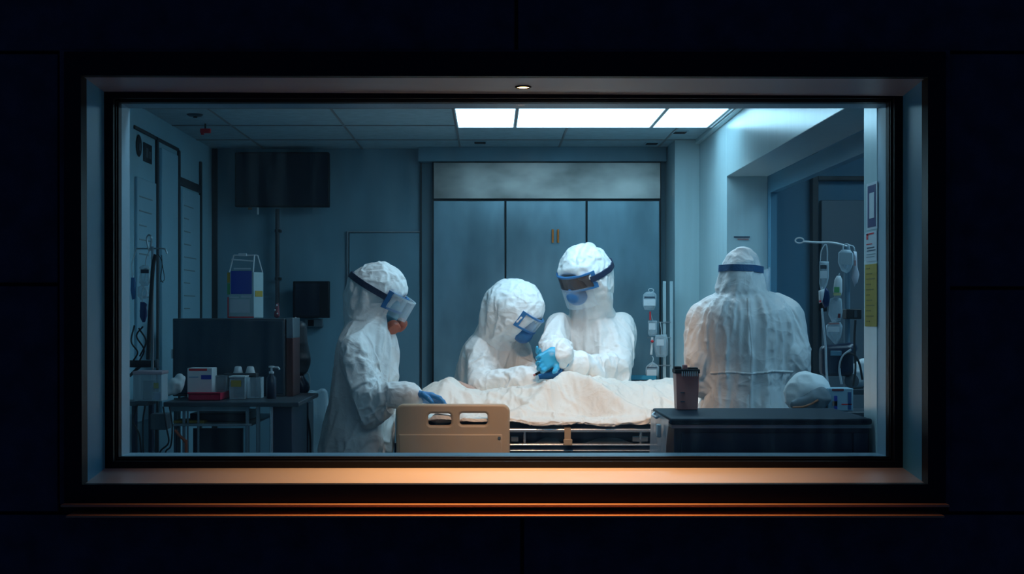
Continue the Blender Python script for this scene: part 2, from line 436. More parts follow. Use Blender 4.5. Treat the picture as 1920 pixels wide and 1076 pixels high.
# exterior: dark stone panels with open joints on a backing, then the wall core
fw = MB()
ho = ext(OUT, 0.02)
jx0, jx1 = P(112, 0, D_OUT)[0], P(1776, 0, D_OUT)[0]
jzt, jzb = P(0, 98, D_OUT)[2], P(0, 962, D_OUT)[2]
xm, xmb = P(968, 0, D_OUT)[0], P(979, 0, D_OUT)[0]
zl, zr = P(0, 533, D_OUT)[2], P(0, 540, D_OUT)[2]
g = 0.004
def panel(x0, x1, z0, z1): fw.box((x0 + g, D_OUT, z0 + g), (x1 - g, D_OUT + 0.035, z1 - g))
XA, XB, ZA, ZB = -3.2, 3.3, 0.0, 3.2
panel(XA, xm, jzt, ZB); panel(xm, XB, jzt, ZB)
panel(XA, xmb, ZA, jzb); panel(xmb, XB, ZA, jzb)
for x0, x1, zm in ((XA, jx0, zl), (jx1, XB, zr)):
    panel(x0, x1, zm, jzt); panel(x0, x1, jzb, zm)
facade = struct('wall_front', fw, M_facade, bevel=0.003)
core = MB()
wall_ring(core, ext(OUT, 0.022), XA, XB, ZA, ZB, D_OUT + 0.035, 3.72)
wall_ring(core, ext(PANE, 0.03), XA, XB, ZA, ZB, 3.72, D_IN)
struct('wall_front_core', core, M_facade)

# reveal lining: two jambs, soffit and sill between the outer edge and the black frame
def lining(name, i, j, m, out, inn, th, push, d0=0.0, d1=0.0):
    a, b, c, d = out[i], out[j], inn[j], inn[i]
    p = np.array(push) * th
    mb = MB().hexa([a, b, c, d, a + p, b + p, c + p, d + p])
    return struct(name, mb, m)
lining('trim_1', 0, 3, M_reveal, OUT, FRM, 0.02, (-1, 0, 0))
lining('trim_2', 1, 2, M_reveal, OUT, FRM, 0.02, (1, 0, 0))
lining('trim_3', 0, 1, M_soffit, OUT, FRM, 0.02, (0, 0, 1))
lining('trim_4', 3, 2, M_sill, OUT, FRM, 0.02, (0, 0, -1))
# inner lining behind the glass
PI_ = [np.array((q[0], D_IN + 0.005, q[2])) for q in PANE]
PG = [np.array((q[0], D_GL + 0.006, q[2])) for q in PANE]
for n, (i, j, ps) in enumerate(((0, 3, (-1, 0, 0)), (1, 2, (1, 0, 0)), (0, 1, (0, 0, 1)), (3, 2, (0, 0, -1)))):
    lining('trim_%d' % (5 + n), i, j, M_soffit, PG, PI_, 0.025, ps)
# outer architrave: flat black band with a thin raised edge
AR = rect(127, 101, 1766, 940, D_OUT)
def band(mb, o, i, y0, y1):
    """mitred rectangular ring between outer and inner corner lists"""
    for k in range(4):
        a, b = o[k], o[(k + 1) % 4]; c, d = i[(k + 1) % 4], i[k]
        f = lambda q, y: np.array((q[0], y, q[2]))
        mb.hexa([f(a, y0), f(b, y0), f(c, y0), f(d, y0), f(a, y1), f(b, y1), f(c, y1), f(d, y1)])
    return mb
ar = MB(); band(ar, AR, OUT, D_OUT - 0.03, D_OUT + 0.02)
struct('trim_9', ar, M_black)
AR2 = rect(116, 96, 1777, 943, D_OUT); edge = MB(); 
zb = P(0, 940, D_OUT)[2]
band(edge, AR2, AR, D_OUT - 0.018, D_OUT + 0.0)
struct('trim_10', edge, M_facade)
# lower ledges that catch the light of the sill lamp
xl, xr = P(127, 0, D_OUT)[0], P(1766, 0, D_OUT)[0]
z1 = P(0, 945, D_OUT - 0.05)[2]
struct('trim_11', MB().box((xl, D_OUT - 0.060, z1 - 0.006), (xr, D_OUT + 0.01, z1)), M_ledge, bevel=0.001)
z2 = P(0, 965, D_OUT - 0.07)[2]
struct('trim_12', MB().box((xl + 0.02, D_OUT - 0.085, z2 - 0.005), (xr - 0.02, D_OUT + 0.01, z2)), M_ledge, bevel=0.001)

# the window: outer frame, sash with a groove, glass
win = MB(); band(win, [q + np.array((sx * .01, 0, sz * .01)) for q, sx, sz in zip(FRM, (-1, 1, 1, -1), (1, 1, -1, -1))],
                 rect(212, 184, 1677, 865, D_FR), D_FR, D_GL + 0.004)
window = struct('window_1', win, M_black)
sash = MB(); band(sash, rect(210, 182, 1679, 867, D_FR), rect(218, 189, 1670, 860, D_FR + .02), D_FR + 0.02, D_GL + 0.004)
struct('window_sash', sash, M_black, window)
bead = MB(); band(bead, rect(216, 188, 1672, 861, D_FR + .03), PANE, D_FR + 0.03, D_GL + 0.004)
struct('glazing_bead', bead, M_black, window)
ge = ext(PANE, 0.004)
struct('window_glass', MB().box((ge[0], D_GL - 0.003, ge[2]), (ge[1], D_GL + 0.003, ge[3])), dirty_glass(), window)

# room shell
XL, XR, YB, ZC = -1.45, 1.03, 7.50, E + 0.85
ZO = E + 0.592                       # head of the wide opening in the right wall
XO, YO = 1.21, 6.29
struct('floor', MB().box((XL - .1, D_IN, -0.1), (2.2, YB + .1, 0)), M_floor)
struct('ceiling', MB().box((XL - .1, D_IN, ZC), (XO, YB + .1, ZC + .1)), M_ceil)
tb = MB()
for x in (-1.18, -0.668, -0.158, 0.352, 0.862): tb.box((x - .005, D_IN, ZC - .003), (x + .005, YB, ZC + .01))
for y in (4.35, 4.90, 5.45, 6.00, 6.555, 7.10): tb.box((XL, y - .009, ZC - .003), (XR, y + .009, ZC + .01))
struct('ceiling_grid', tb, M_grid)['kind'] = 'structure'
struct('wall_left', MB().box((XL - .1, D_IN, 0), (XL, YB, ZC)), M_wall)
bk = MB(); bk.box((XL, YB, 0), (XO, YB + .1, ZC))
struct('wall_back', bk, M_back)
rw = MB()
rw.box((XR, D_IN, ZO), (XO, YO, ZC))                     # bulkhead over the opening
rw.box((XR, YO, 0), (XO, YB, ZC))                        # wall beyond it
rw.box((0.908, 7.10, 0), (XR, YB, ZC))                   # corner column
rw.box((XR, D_IN, 0), (XO, 3.975, ZO))                   # pilaster by the window
struct('wall_right', rw, M_wallR, bevel=0.002)
struct('trim_13', MB().box((XR - .022, D_IN, ZC - .022), (XR, 7.10, ZC)), M_wallR, bevel=.002)
# soffit over the cabinet
struct('trim_14', MB().box((-0.372, 7.405, E + .775), (0.905, YB, ZC)), M_back, bevel=.002)
# header bar and jamb lining of the opening
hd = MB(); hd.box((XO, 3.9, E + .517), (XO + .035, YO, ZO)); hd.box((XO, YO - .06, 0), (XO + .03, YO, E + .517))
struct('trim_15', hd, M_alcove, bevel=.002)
al = MB()
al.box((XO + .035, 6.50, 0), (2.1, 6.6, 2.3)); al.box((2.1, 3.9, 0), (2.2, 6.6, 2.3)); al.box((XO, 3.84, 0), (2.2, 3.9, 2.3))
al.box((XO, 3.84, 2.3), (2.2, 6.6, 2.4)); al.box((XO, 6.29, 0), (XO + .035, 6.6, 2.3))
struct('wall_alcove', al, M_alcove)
# dark door at the end of the alcove
s_ = 6.49
dr = MB().box((P(1537, 0, s_)[0], 6.455, 0), (P(1617, 0, s_)[0], 6.50, P(0, 376, s_)[2]))
door = struct('door_1', dr, mat('alcove_door_paint', (.13, .17, .20), .4), bevel=.003)
fr = MB(); x0, x1 = P(1519, 0, s_)[0], P(1530, 0, s_)[0]
fr.box((x0, 6.44, 0), (x1, 6.50, 2.2)); fr.box((x1, 6.44, P(0, 340, s_)[2]), (2.0, 6.50, P(0, 332, s_)[2]))
struct('door_frame', fr, M_dark, door, bevel=.002)
struct('door_handle', MB().box((x1 + .005, 6.40, P(0, 584, s_)[2]), (x1 + .03, 6.455, P(0, 560, s_)[2])), M_black, door, bevel=.004)
# flush door outline in the back wall
s_ = YB
x0, x1, zt = P(655, 0, s_)[0], P(788, 0, s_)[0], P(0, 437, s_)[2]
d2 = struct('door_2', MB().box((x0, YB - .012, 0.0), (x1, YB, zt)), M_back, bevel=.003)
fr = MB(); fr.box((x0 - .012, YB - .016, 0), (x0 - .003, YB, zt + .01)); fr.box((x0 - .003, YB - .016, zt + .003), (x1, YB, zt + .01))
struct('door_frame', fr, M_dullsteel, d2)
st = MB(); xx = P(398, 0, YB)[0]; st.box((xx, YB - .014, 0), (xx + .028, YB, ZC))
st.box((P(790, 0, YB)[0] - .006, YB - .02, 0), (P(790, 0, YB)[0] + .003, YB, ZC - .02))
struct('trim_16', st, M_dark)
# white wall boards with dark posts on the left wall
def wl(px, d=None): return (XL * F) / (px - VX)          # depth at which the left wall is seen at column px
ya, yb_, yc, yd = wl(292), wl(333), wl(374), wl(250)
tr = MB()
def zat(py, d): return E + (VY - py) / F * d
zt = zat(258, ya)
for y in (ya, yb_, yc): tr.box((XL, y - .014, 0.3), (XL + .012, y + .014, zt + (0 if y == ya else (zat(282, yb_) - zt if y == yb_ else zat(303, yc) - zt))))
tr.box((XL, yd, zt - .012), (XL + .008, yb_, zt + .004))
tr.box((XL, yb_, zat(346, yb_)), (XL + .010, yc, zat(330, yb_)))
struct('trim_17', tr, M_dark, bevel=.003)

# ================================================================== LAMPS
lx, ly, lz = P(981, 158, 3.60)
lz = float(np.interp(3.60, (D_OUT, D_FR), (OUT[0][2], FRM[0][2]))) 
dl = thing('recessed_downlight', 'small round warm downlight set in the window head above the sill', 'lamp', (lx, ly, lz))
MB().lathe([(.021, .0), (.021, -.007), (.017, -.008), (.016, -.003), (.016, 0)], (lx, ly, lz), 28).build('trim_ring', M_black, dl)
MB().lathe([(.0155, -.0015), (.0155, -.006), (.010, -.0075), (.001, -.0078)], (lx, ly, lz), 28).build('lamp_face', M_lampon, dl)
L = bpy.data.lights.new('downlight_beam', 'SPOT'); L.energy = SILL_LAMP_W; L.color = WARM_COL; L.spot_size = R(100); L.spot_blend = 1.0
L.shadow_soft_size = 0.014
o = bpy.data.objects.new('downlight_beam', L); C.objects.link(o); o.parent = dl; o.location = (0, 0, -.012)

def ceiling_light(x0, x1, y0, y1, label, pm=None):
    t = thing('ceiling_light', label, 'lamp', ((x0 + x1) / 2, (y0 + y1) / 2, ZC), 'ceiling light panels')
    f = MB(); h = .012
    for a, b in (((x0, y0), (x1, y0 + .008)), ((x0, y1 - .008), (x1, y1)), ((x0, y0), (x0 + .006, y1)), ((x1 - .006, y0), (x1, y1))):
        f.box((*a, ZC - h), (*b, ZC + .0))
    f.build('frame', M_white, t)
    MB().box((x0 + .006, y0 + .008, ZC - h + .003), (x1 - .006, y1 - .008, ZC - .001)).build('diffuser', pm or M_panel, t)
YL0, YL1 = 5.93, 6.553
M_panel2 = emission('near_fill_diffuser', PANEL_COL, NEAR_FILL_STR)
ceiling_light(-.152, .108, YL0, YL1, 'short bright ceiling light panel at the far end of the row from the right wall')
ceiling_light(.112, .727, YL0, YL1, 'long bright ceiling light panel in the middle of the row, above the patient')
ceiling_light(.731, .988, YL0, YL1, 'short bright ceiling light panel just right of the long middle panel')
ceiling_light(.992, 1.006, YL0, YL1, 'narrow bright sliver of light panel tight against the right wall')

ceiling_light(-.85, .90, 3.92, 4.14, 'added unseen fill light panel in the ceiling nearest the window', M_panel2)  # unseen panel added as fill for the jambs and the gowned back
M_panel3 = emission('alcove_fill_diffuser', PANEL_COL, ALCOVE_FILL_STR)  # unseen panel added to brighten the alcove and the cushion
t_ = thing('ceiling_light', 'added unseen fill light panel in the alcove behind the right opening', 'lamp', (1.75, 4.9, 2.3))
MB().box((1.50, 4.5, 2.285), (2.0, 5.5, 2.30)).build('frame', M_white, t_); MB().box((1.51, 4.51, 2.282), (1.99, 5.49, 2.286)).build('diffuser', M_panel3, t_)

def added_spot(name, label, loc, aim, energy, col, size, blend, rad):
    t = thing(name, label, 'lamp', loc)
    d = nrm(np.array(aim) - np.array(loc))
    p = np.array(loc) + d * .10
    MB().cyl(loc, np.array(loc) - np.array((0, 0, -.0)) + d * .03, .02).build('stem', M_white, t)
    MB().lathe([(.03, -.02), (.055, 0), (.06, .09), (.055, .09), (.05, .02)], np.array(loc) + d * .02, 28, d).build('housing', M_white, t)
    MB().lathe([(.05, 0), (.05, .004), (.001, .006)], np.array(loc) + d * .08, 28, d).build('lamp_face', emission(name + '_face', (*col, 1), 6), t)
    L = bpy.data.lights.new(name + '_beam', 'SPOT'); L.energy = energy; L.color = col; L.spot_size = R(size); L.spot_blend = blend; L.shadow_soft_size = rad
    o = bpy.data.objects.new(name + '_beam', L); C.objects.link(o); o.parent = t
    o.location = tuple(d * .13); o.rotation_euler = Vector(d).to_track_quat('-Z', 'Y').to_euler()
added_spot('bed_fill_spot', 'added unseen warm fill spotlight aimed at the bed from near the window', (0.15, 4.75, ZC - .02),
             (0.36, 6.02, .94), BED_FILL_W, BED_FILL_COL, 58, 0.9, .05)  # unseen spot added for the warm light on sheet and rail
def added_downlight(label, x, y, aim, energy, size):  # unseen downlights added so the suit folds get directional light
    t = thing('fill_downlight', label, 'lamp', (x, y, ZC), 'added unseen downlights in the ceiling')
    MB().lathe([(.05, .0), (.05, -.003), (.042, -.004), (.040, -.001), (.040, 0)], (x, y, ZC), 28).build('trim_ring', M_white, t)
    MB().lathe([(.040, -.0008), (.040, -.002), (.001, -.0025)], (x, y, ZC), 28).build('lamp_face', M_down, t)
    L = bpy.data.lights.new('downlight_beam', 'SPOT'); L.energy = energy; L.color = HEAD_FILL_COL; L.spot_size = R(size); L.spot_blend = .8; L.shadow_soft_size = .035
    o = bpy.data.objects.new('downlight_beam', L); C.objects.link(o); o.parent = t; o.location = (0, 0, -.012)
    o.rotation_euler = Vector(np.array(aim) - np.array((x, y, ZC))).to_track_quat('-Z', 'Y').to_euler()
M_down = emission('downlight_face', (*HEAD_FILL_COL, 1), 6)
added_downlight('added unseen ceiling downlight just in front of the long light panel', .42, 5.84, (.28, 6.76, 1.38), HEAD_FILL_W, 56)
added_downlight('added unseen ceiling downlight to the left, towards the foot of the bed', -.18, 5.84, (-.50, 6.25, 1.2), HEAD_FILL_W * .30, 60)
added_downlight('added unseen ceiling downlight to the right, over the gowned worker', .80, 5.84, (1.0, 5.75, 1.3), HEAD_FILL_W * .25, 75)
# ================================================================== BUILT-IN CABINET
YC = 7.42
def cx(px): return P(px, 0, YC)[0]
def cz(py): return P(0, py, YC)[2]
cab = thing('storage_cabinet', 'tall built-in steel cabinet along the back wall behind the two far workers', 'cabinet', (cx(1020), YC, 0))
c0, c1 = cx(810), cx(1240)
mb = MB(); mb.box((c0, YC + .012, 0), (c1, YB - .02, cz(302)))
mb.build('carcass', M_dark, cab)
def leaf(name, a, b, t, bt, m=None):
    return MB().box((cx(a) + .003, YC - .012, cz(bt) + .003), (cx(b) - .003, YC + .012, cz(t) - .003)).build(name, m or M_steel, cab, bevel=.002)
leaf('top_panel', 812, 1239, 304, 374, M_steeltop)
leaf('door', 812, 947, 376, 1080)
dm = leaf('door', 948, 1099, 376, 1080)
leaf('door', 1100, 1237, 376, 1080)
for px in (1036.5, 1046.5):
    h = MB(); a, b = P(px, 430, YC - .035), P(px, 455, YC - .035)
    h.tube([a, b], .0055, 10); h.cyl(a - (0, 0, .006), a + (0, .024, -.006), .004); h.cyl(b + (0, 0, .006), b + (0, .024, .006), .004)
    h.build('handle', M_brass, dm)

# ================================================================== BED
YN, YF_ = 5.95, 6.72                  # near and far side of the bed
BX0, BX1 = -0.40, 1.00
def bz(py, d): return E - (py - VY) / F * d
ZR = bz(806, YN)                      # chrome rail
bed = thing('hospital_bed', 'hospital bed with beige moulded side rail and chrome side bar', 'bed', (0.3, 6.33, 0))
mb = MB(); zt = ZR - .055
mb.box((BX0, YN + .02, zt - .05), (BX1, YN + .06, zt)); mb.box((BX0, YF_ - .06, zt - .05), (BX1, YF_ - .02, zt))
mb.box((BX0, YN + .06, zt - .05), (BX0 + .05, YF_ - .06, zt)); mb.box((BX1 - .05, YN + .06, zt - .05), (BX1, YF_ - .06, zt))
mb.box((BX0 + .05, YN + .06, zt - .02), (BX1 - .05, YF_ - .06, zt - .005))
mb.build('frame', M_navy, bed, bevel=.004)
MB().box((BX0 + .02, YN + .035, zt + .002), (BX1 - .01, YF_ - .03, zt + .085)).build('mattress', M_mattress, bed, bevel=.02)
mb = MB(); mb.tube([(BX0 + .02, YN - .012, ZR), (BX1, YN - .012, ZR)], .009, 14)
for x in (.14, .62): mb.tube([(x, YN - .012, ZR), (x, YN + .03, zt - .02)], .006, 8)
mb.build('chrome_side_bar', M_chrome, bed)['label'] = 'chrome side bar'
for n, (z, r) in enumerate(((bz(834, YN), .0045), (bz(845, YN), .0035))):
    MB().tube([(BX0 + .1, YN + .005, z), (BX1, YN + .005, z)], r, 10).build('lower_rod', M_chrome, bed)
MB().box((-.03, YN + .012, bz(845, YN)), (BX1, YN + .02, bz(834, YN))).build('lower_panel', M_navy, bed)
def px_(p, d): return (p - VX) / F * d
for a, b in ((958, 972), (1186, 1215)): MB().box((px_(a, YN), YN + .004, bz(828, YN)), (px_(b, YN), YN + .02, bz(818, YN))).build('bracket', M_dullsteel, bed, bevel=.002)
for a, b in ((1000, 1055), (1090, 1190)):
    mb = MB(); x0, x1, zc = px_(a, YN + .05), px_(b, YN + .05), bz(832, YN + .05)
    pts = [(x0 + (x1 - x0) * k / 12, YN + .022, zc + .030 * math.sin(math.pi * k / 12)) for k in range(13)]
    mb.prism(pts, (0, .008, 0)); mb.build('underbody_guard', M_equip, bed)
# beige strap with buckle
st = MB(); x0, x1 = px_(1058, YN - .012), px_(1070, YN - .012)
st.box((x0, YN - .026, bz(830, YN)), (x1, YN - .023, ZR + .012)); st.box((x0, YN - .026, ZR + .009), (x1, YN + .03, ZR + .012))
so = st.build('strap', M_beige, bed, bevel=.001)
bu = MB(); bu.box((x0 - .004, YN - .034, bz(834, YN)), (x1 + .006, YN - .022, bz(822, YN))); bu.build('buckle', M_beige, so, bevel=.003)
# beige side rail with two grips
YRL = YN - .03
a = lambda px, py: (px_(px, YRL), bz(py, YRL))
x0, zt_ = a(743, 757); x1, zb_ = a(956, 884)
bv = .010; out = rrect(x0 + bv, x1 - bv, zb_ + bv, zt_ - bv, .022, 6)
def hole(l, t, r, b):
    (p, q), (r_, s__) = a(l, b), a(r, t); return rrect(p - bv, r_ + bv, q - bv, s__ + bv, .022, 6)
rail = plate('side_rail', out, [hole(803, 775, 846, 797), hole(862, 774, 914, 796)], YRL - .016, YRL + .016, M_beige, bed, bevel=.010)
mb = MB(); p, q = a(748, 880), a(942, 813); mb.box((p[0], YRL - .021, p[1]), (q[0], YRL - .010, q[1]))
mb.build('rail_cover', M_beige, rail, bevel=.006)
s1 = a(936, 820); MB().cyl((s1[0], YRL - .025, s1[1]), (s1[0], YRL - .018, s1[1]), .006).build('screw', M_dullsteel, rail)
# foot board, legs, castors
MB().box((BX0 + .001, YN + .10, .62), (BX0 + .03, YF_ - .10, zt + .06)).build('foot_board', M_beige, bed, bevel=.012)
mb = MB(); mb.box((BX0 + .15, YN + .12, .22), (BX1 - .15, YF_ - .12, .30)); mb.build('base', M_equip, bed, bevel=.01)
for x in (BX0 + .35, BX1 - .35): MB().box((x - .05, 6.25, .30), (x + .05, 6.42, zt - .05)).build('lift_column', M_equip, bed, bevel=.006)
for x in (BX0 + .17, BX1 - .17):
    for y in (YN + .14, YF_ - .14):
        k = MB().box((x - .012, y - .03, .08), (x + .012, y + .03, .22)).build('castor_fork', M_dullsteel, bed)
        MB().cyl((x - .02, y, .075), (x + .02, y, .075), .075).build('wheel', M_rubber, k)

def drape(v, f, body_fn, lo, hi, pin, frames, grow, bend=2.0, tens=20, grav=.5, h=.016, mass=.15, press=0.0, collider=None):
    """let a garment settle in folds over the body inside it; returns the settled vertices"""
    def tmp(n, vv, ff):
        me = bpy.data.meshes.new(n); me.from_pydata(np.asarray(vv).tolist(), [], [tuple(int(i) for i in q) for q in ff]); me.validate()
        bm = bmesh.new(); bm.from_mesh(me); bmesh.ops.recalc_face_normals(bm, faces=bm.faces); bm.to_mesh(me); bm.free()
        o = bpy.data.objects.new(n, me); C.objects.link(o); return o
    bv, bf = collider or surface(body_fn, lo, hi, h)
    col = tmp('tmp_body', bv, bf); cm = col.modifiers.new('c', 'COLLISION'); col.collision.thickness_outer = .004; col.collision.thickness_inner = .04; col.collision.cloth_friction = 12
    clo = tmp('tmp_cloth', v, f); vg = clo.vertex_groups.new(name='pin')
    for i, wt in enumerate(pin):
        if wt > 0: vg.add([i], float(wt), 'REPLACE')
    m = clo.modifiers.new('cloth', 'CLOTH'); st = m.settings
    st.quality = 5; st.mass = mass; st.tension_stiffness = tens; st.compression_stiffness = tens; st.shear_stiffness = tens * .5; st.bending_stiffness = bend
    st.tension_damping = 8; st.compression_damping = 8; st.shear_damping = 8; st.bending_damping = .8; st.air_damping = 3
    st.vertex_group_mass = 'pin'; st.pin_stiffness = 1.5; st.shrink_min = -grow; st.effector_weights.gravity = grav
    if press: st.use_pressure = True; st.uniform_pressure_force = press
    m.collision_settings.collision_quality = 2; m.collision_settings.distance_min = .003; m.collision_settings.use_self_collision = False
    m.point_cache.frame_start = 1; m.point_cache.frame_end = frames
    for fr_ in range(1, frames + 1): SC.frame_set(fr_)
    ev = clo.evaluated_get(bpy.context.evaluated_depsgraph_get()); me = ev.to_mesh(); n = len(me.vertices)
    co = np.empty(n * 3); me.vertices.foreach_get('co', co); ev.to_mesh_clear()
    for o in (clo, col):
        d = o.data; bpy.data.objects.remove(o); bpy.data.meshes.remove(d)
    SC.frame_set(1)
    return co.reshape(-1, 3)

# ================================================================== BED SHEET (cloth draped over the patient)
ZM = zt + .088                        # mattress top
def bump_axis(x):
    xs = px_(np.array([775, 788, 800, 820, 848, 870, 905, 960, 1000, 1040, 1072, 1120, 1200, 1265, 1330, 1420]), 6.40)
    ys = np.array([772, 738, 716, 702, 703, 719, 732, 725, 716, 708, 704, 706, 715, 708, 706, 712])
    return E - (np.interp(x, xs, ys) - VY) / F * 6.40
def sheet_height(X, Y, rough=1.0):
    hc = bump_axis(X) - .016
    wn = np.interp(X, [-.35, -.2, -.05, .2, .35, .6, .9], [.20, .20, .22, .24, .26, .24, .24])      # width towards us
    vn = np.clip((6.40 - Y) / wn, 0, 3); vf = np.clip((Y - 6.40) / .24, 0, 3)
    prof = np.where(Y < 6.40, 1 / (1 + np.exp((vn - .95) * 5.0)), 1 / (1 + np.exp((vf - .9) * 7)))
    prof = prof / (1 / (1 + np.exp(-.95 * 5)))
    z = ZM + .006 + (hc - ZM - .006) * np.clip(prof, 0, 1)
    def fold(x0, y0, x1, y1, amp, wd):
        a0 = np.array((x0, y0)); ab = np.array((x1 - x0, y1 - y0)); q = np.stack([X - x0, Y - y0], -1)
        t = np.clip((q @ ab) / (ab @ ab), 0, 1); dd = np.linalg.norm(q - t[..., None] * ab, axis=-1)
        return amp * np.exp(-(dd / wd) ** 2) * (0.35 + 0.65 * np.sin(np.pi * np.clip(t * .9 + .05, 0, 1)))
    z = z + fold(.33, 6.30, .66, 5.98, .060, .040) + fold(.31, 6.28, .10, 6.02, .040, .035)
    z = z - fold(.34, 6.16, .48, 6.02, .045, .06) - fold(.24, 6.12, .40, 6.03, .03, .05)
    z = z + fold(.02, 6.03, .6, 5.97, .014, .02) + fold(.08, 6.06, .3, 6.0, .012, .018)
    # fans of folds around the feet
    for k, (xe, ye) in enumerate(((-.18, 6.02), (-.08, 6.04), (.02, 6.06), (.1, 6.1), (.18, 6.16), (-.28, 6.06), (.24, 6.22))):
        z = z + fold(-.21 + .01 * k, 6.36, xe, ye, .016, .022) - .004 * np.exp(-((X + .2) / .12) ** 2)
    p = np.stack([X.ravel(), Y.ravel(), np.zeros(X.size)], 1)
    m = np.clip((z - ZM) / .08, .25, 1)
    wq = np.stack([vnoise(p * (5, 5, 1) + 17 * k) for k in range(3)], 1) * .45
    cr = lambda q: (1 - np.abs(vnoise(q))) ** 3 - .35
    rot = p @ np.array(((.8, .6, 0), (-.6, .8, 0), (0, 0, 1)))
    n = .016 * cr(rot * (5, 11, 1) + (0, 0, 3.3) + wq) + .010 * cr(p * (17, 12, 1) + (4, 0, 9.1) + wq * 1.5) + .005 * cr(p * (30, 30, 1) + wq * 2) + .0015 * vnoise(p * (60, 60, 1))
    return z + n.reshape(X.shape) * m * rough
yN, yF = YN - .006, YF_ + .02
hangN, hangF = .14, .10
tot = hangN + (yF - yN) + hangF
def sheet_mesh(nx, ns, rough, lift):
    xs = np.linspace(-.385, .985, nx); rows = []
    for s in np.linspace(0, 1, ns) * tot:
        if s < hangN: y = yN * np.ones_like(xs); dz = 0
        elif s < hangN + yF - yN: y = (yN + s - hangN) * np.ones_like(xs); dz = 0
        else: y = yF * np.ones_like(xs); dz = -(s - hangN - yF + yN)
        z = sheet_height(xs, np.clip(y, yN + .012, yF - .01), rough) + lift
        if s < hangN:
            zh = ZR + .022 + .005 * np.sin(xs * 23) + np.interp(xs, [-.1, .1, .2, .45, .65, .985], [.02, .012, .004, .004, .0, .0])
            t = (hangN - s) / hangN; z = np.maximum(z, zh + .01) * (1 - t) + zh * t
            pn = np.stack([xs * 11, np.full_like(xs, 3.0), np.full_like(xs, s * 5)], 1)
            y = y - (.012 * (1 + vnoise(pn)) * rough) * math.sin(min(1, t * 1.3) * 1.57) - .006 - lift * .6
        elif dz: z = z + dz; y = y + .015 * np.sin(xs * 19) * rough + lift * .5
        rows.append(np.stack([xs, y, z], 1))
    return np.concatenate(rows), [(j * nx + i, j * nx + i + 1, (j + 1) * nx + i + 1, (j + 1) * nx + i) for j in range(ns - 1) for i in range(nx - 1)]
nx, ns = 190, 120
V, Fq = sheet_mesh(nx, ns, 1.0, .012)
jn = np.repeat(np.arange(ns), nx); pin = np.where(jn < 3, 1.0, 0.0); pin = np.maximum(pin, np.where(jn > ns - 4, .5, 0))
V = drape(V, Fq, None, None, None, pin, 24, .07, bend=.15, grav=.9, collider=sheet_mesh(120, 80, .35, 0.0))
sheet = mesh_obj('bed_sheet', V, Fq, M_sheet, None, smooth=180, loc=(.3, 6.33, ZM))
sm = sheet.modifiers.new('smooth', 'SMOOTH'); sm.iterations = 1; sm.factor = .4
sb = sheet.modifiers.new('subdivide', 'SUBSURF'); sb.levels = 1; sb.render_levels = 1
so = sheet.modifiers.new('thick', 'SOLIDIFY'); so.thickness = .003; so.offset = -1
setp(sheet, 'white crumpled linen sheet draped over the patient on the bed', 'sheet')

# ================================================================== CONSOLE AT THE WINDOW
YK0, YK1 = 3.862, 4.29
kx0, kx1 = .482, 1.024
kz = E - .286
con = thing('equipment_console', 'long low navy console right behind the glass, in front of the back-turned worker', 'console', ((kx0 + kx1) / 2, 4.08, 0))
MB().box((kx0 + .012, YK0 + .010, .08), (kx1 - .004, YK1 - .01, kz - .022)).build('body', M_consolef, con, bevel=.006)
MB().box((kx0, YK0, kz - .016), (kx1, YK1, kz)).build('top', M_console, con, bevel=.005)
MB().box((kx0 + .004, YK0 + .002, kz - .026), (kx1 - .002, YK1 - .004, kz - .0165)).build('edge_strip', M_dullsteel, con, bevel=.001)
mb = MB(); zp = P(0, 812, YK0)[2]
mb.box((kx0 + .03, YK0 + .004, .2), (P(1600, 0, YK0)[0] - .002, YK0 + .012, zp)); mb.box((P(1600, 0, YK0)[0] + .002, YK0 + .004, .2), (kx1 - .01, YK0 + .012, zp))
mb.build('front_panel', M_consolef, con, bevel=.002)
MB().box((kx0 + .05, YK0 + .06, 0), (kx1 - .05, YK1 - .06, .08)).build('plinth', M_rubber, con)
# clear plastic drape hanging from its left end, held by a clip
dv, df = [], []
ny, nz = 26, 22
for j in range(nz):
    for i in range(ny):
        y = YK0 + .005 + (YK1 - YK0 - .01) * i / (ny - 1); t = j / (nz - 1)
        dv.append((kx0 - .004 - .010 * t - .006 * math.sin(i * 1.1 + j * .2) * t, y, kz - .004 - .17 * t))
df = [(j * ny + i, j * ny + i + 1, (j + 1) * ny + i + 1, (j + 1) * ny + i) for j in range(nz - 1) for i in range(ny - 1)]
dp = mesh_obj('plastic_drape', dv, df, M_drape, con, smooth=180); dp['label'] = 'clear plastic drape'
mb = MB(); p = P(1243, 806, 4.0)
mb.box((kx0 - .024, 3.965, p[2] - .018), (kx0 - .012, 3.990, p[2] + .018)); mb.build('clip', M_white, dp, bevel=.003)
mb = MB(); mb.tube([(kx0 - .006, 4.05, kz - .006), (kx0 - .014, 4.06, kz - .012), (kx0 - .014, 4.16, kz - .012), (kx0 - .006, 4.17, kz - .006)], .004, 8)
mb.build('carry_handle', M_chrome, con)
# ================================================================== PEOPLE
def crease(p): return (1 - np.abs(vnoise(p))) ** 3.5 - .35
def frame_of(f, up=(0, 0, 1)):
    f = nrm(f); l = nrm(np.cross(up, f)); u = np.cross(f, l)
    return f, l, u                                     # forward, left, up

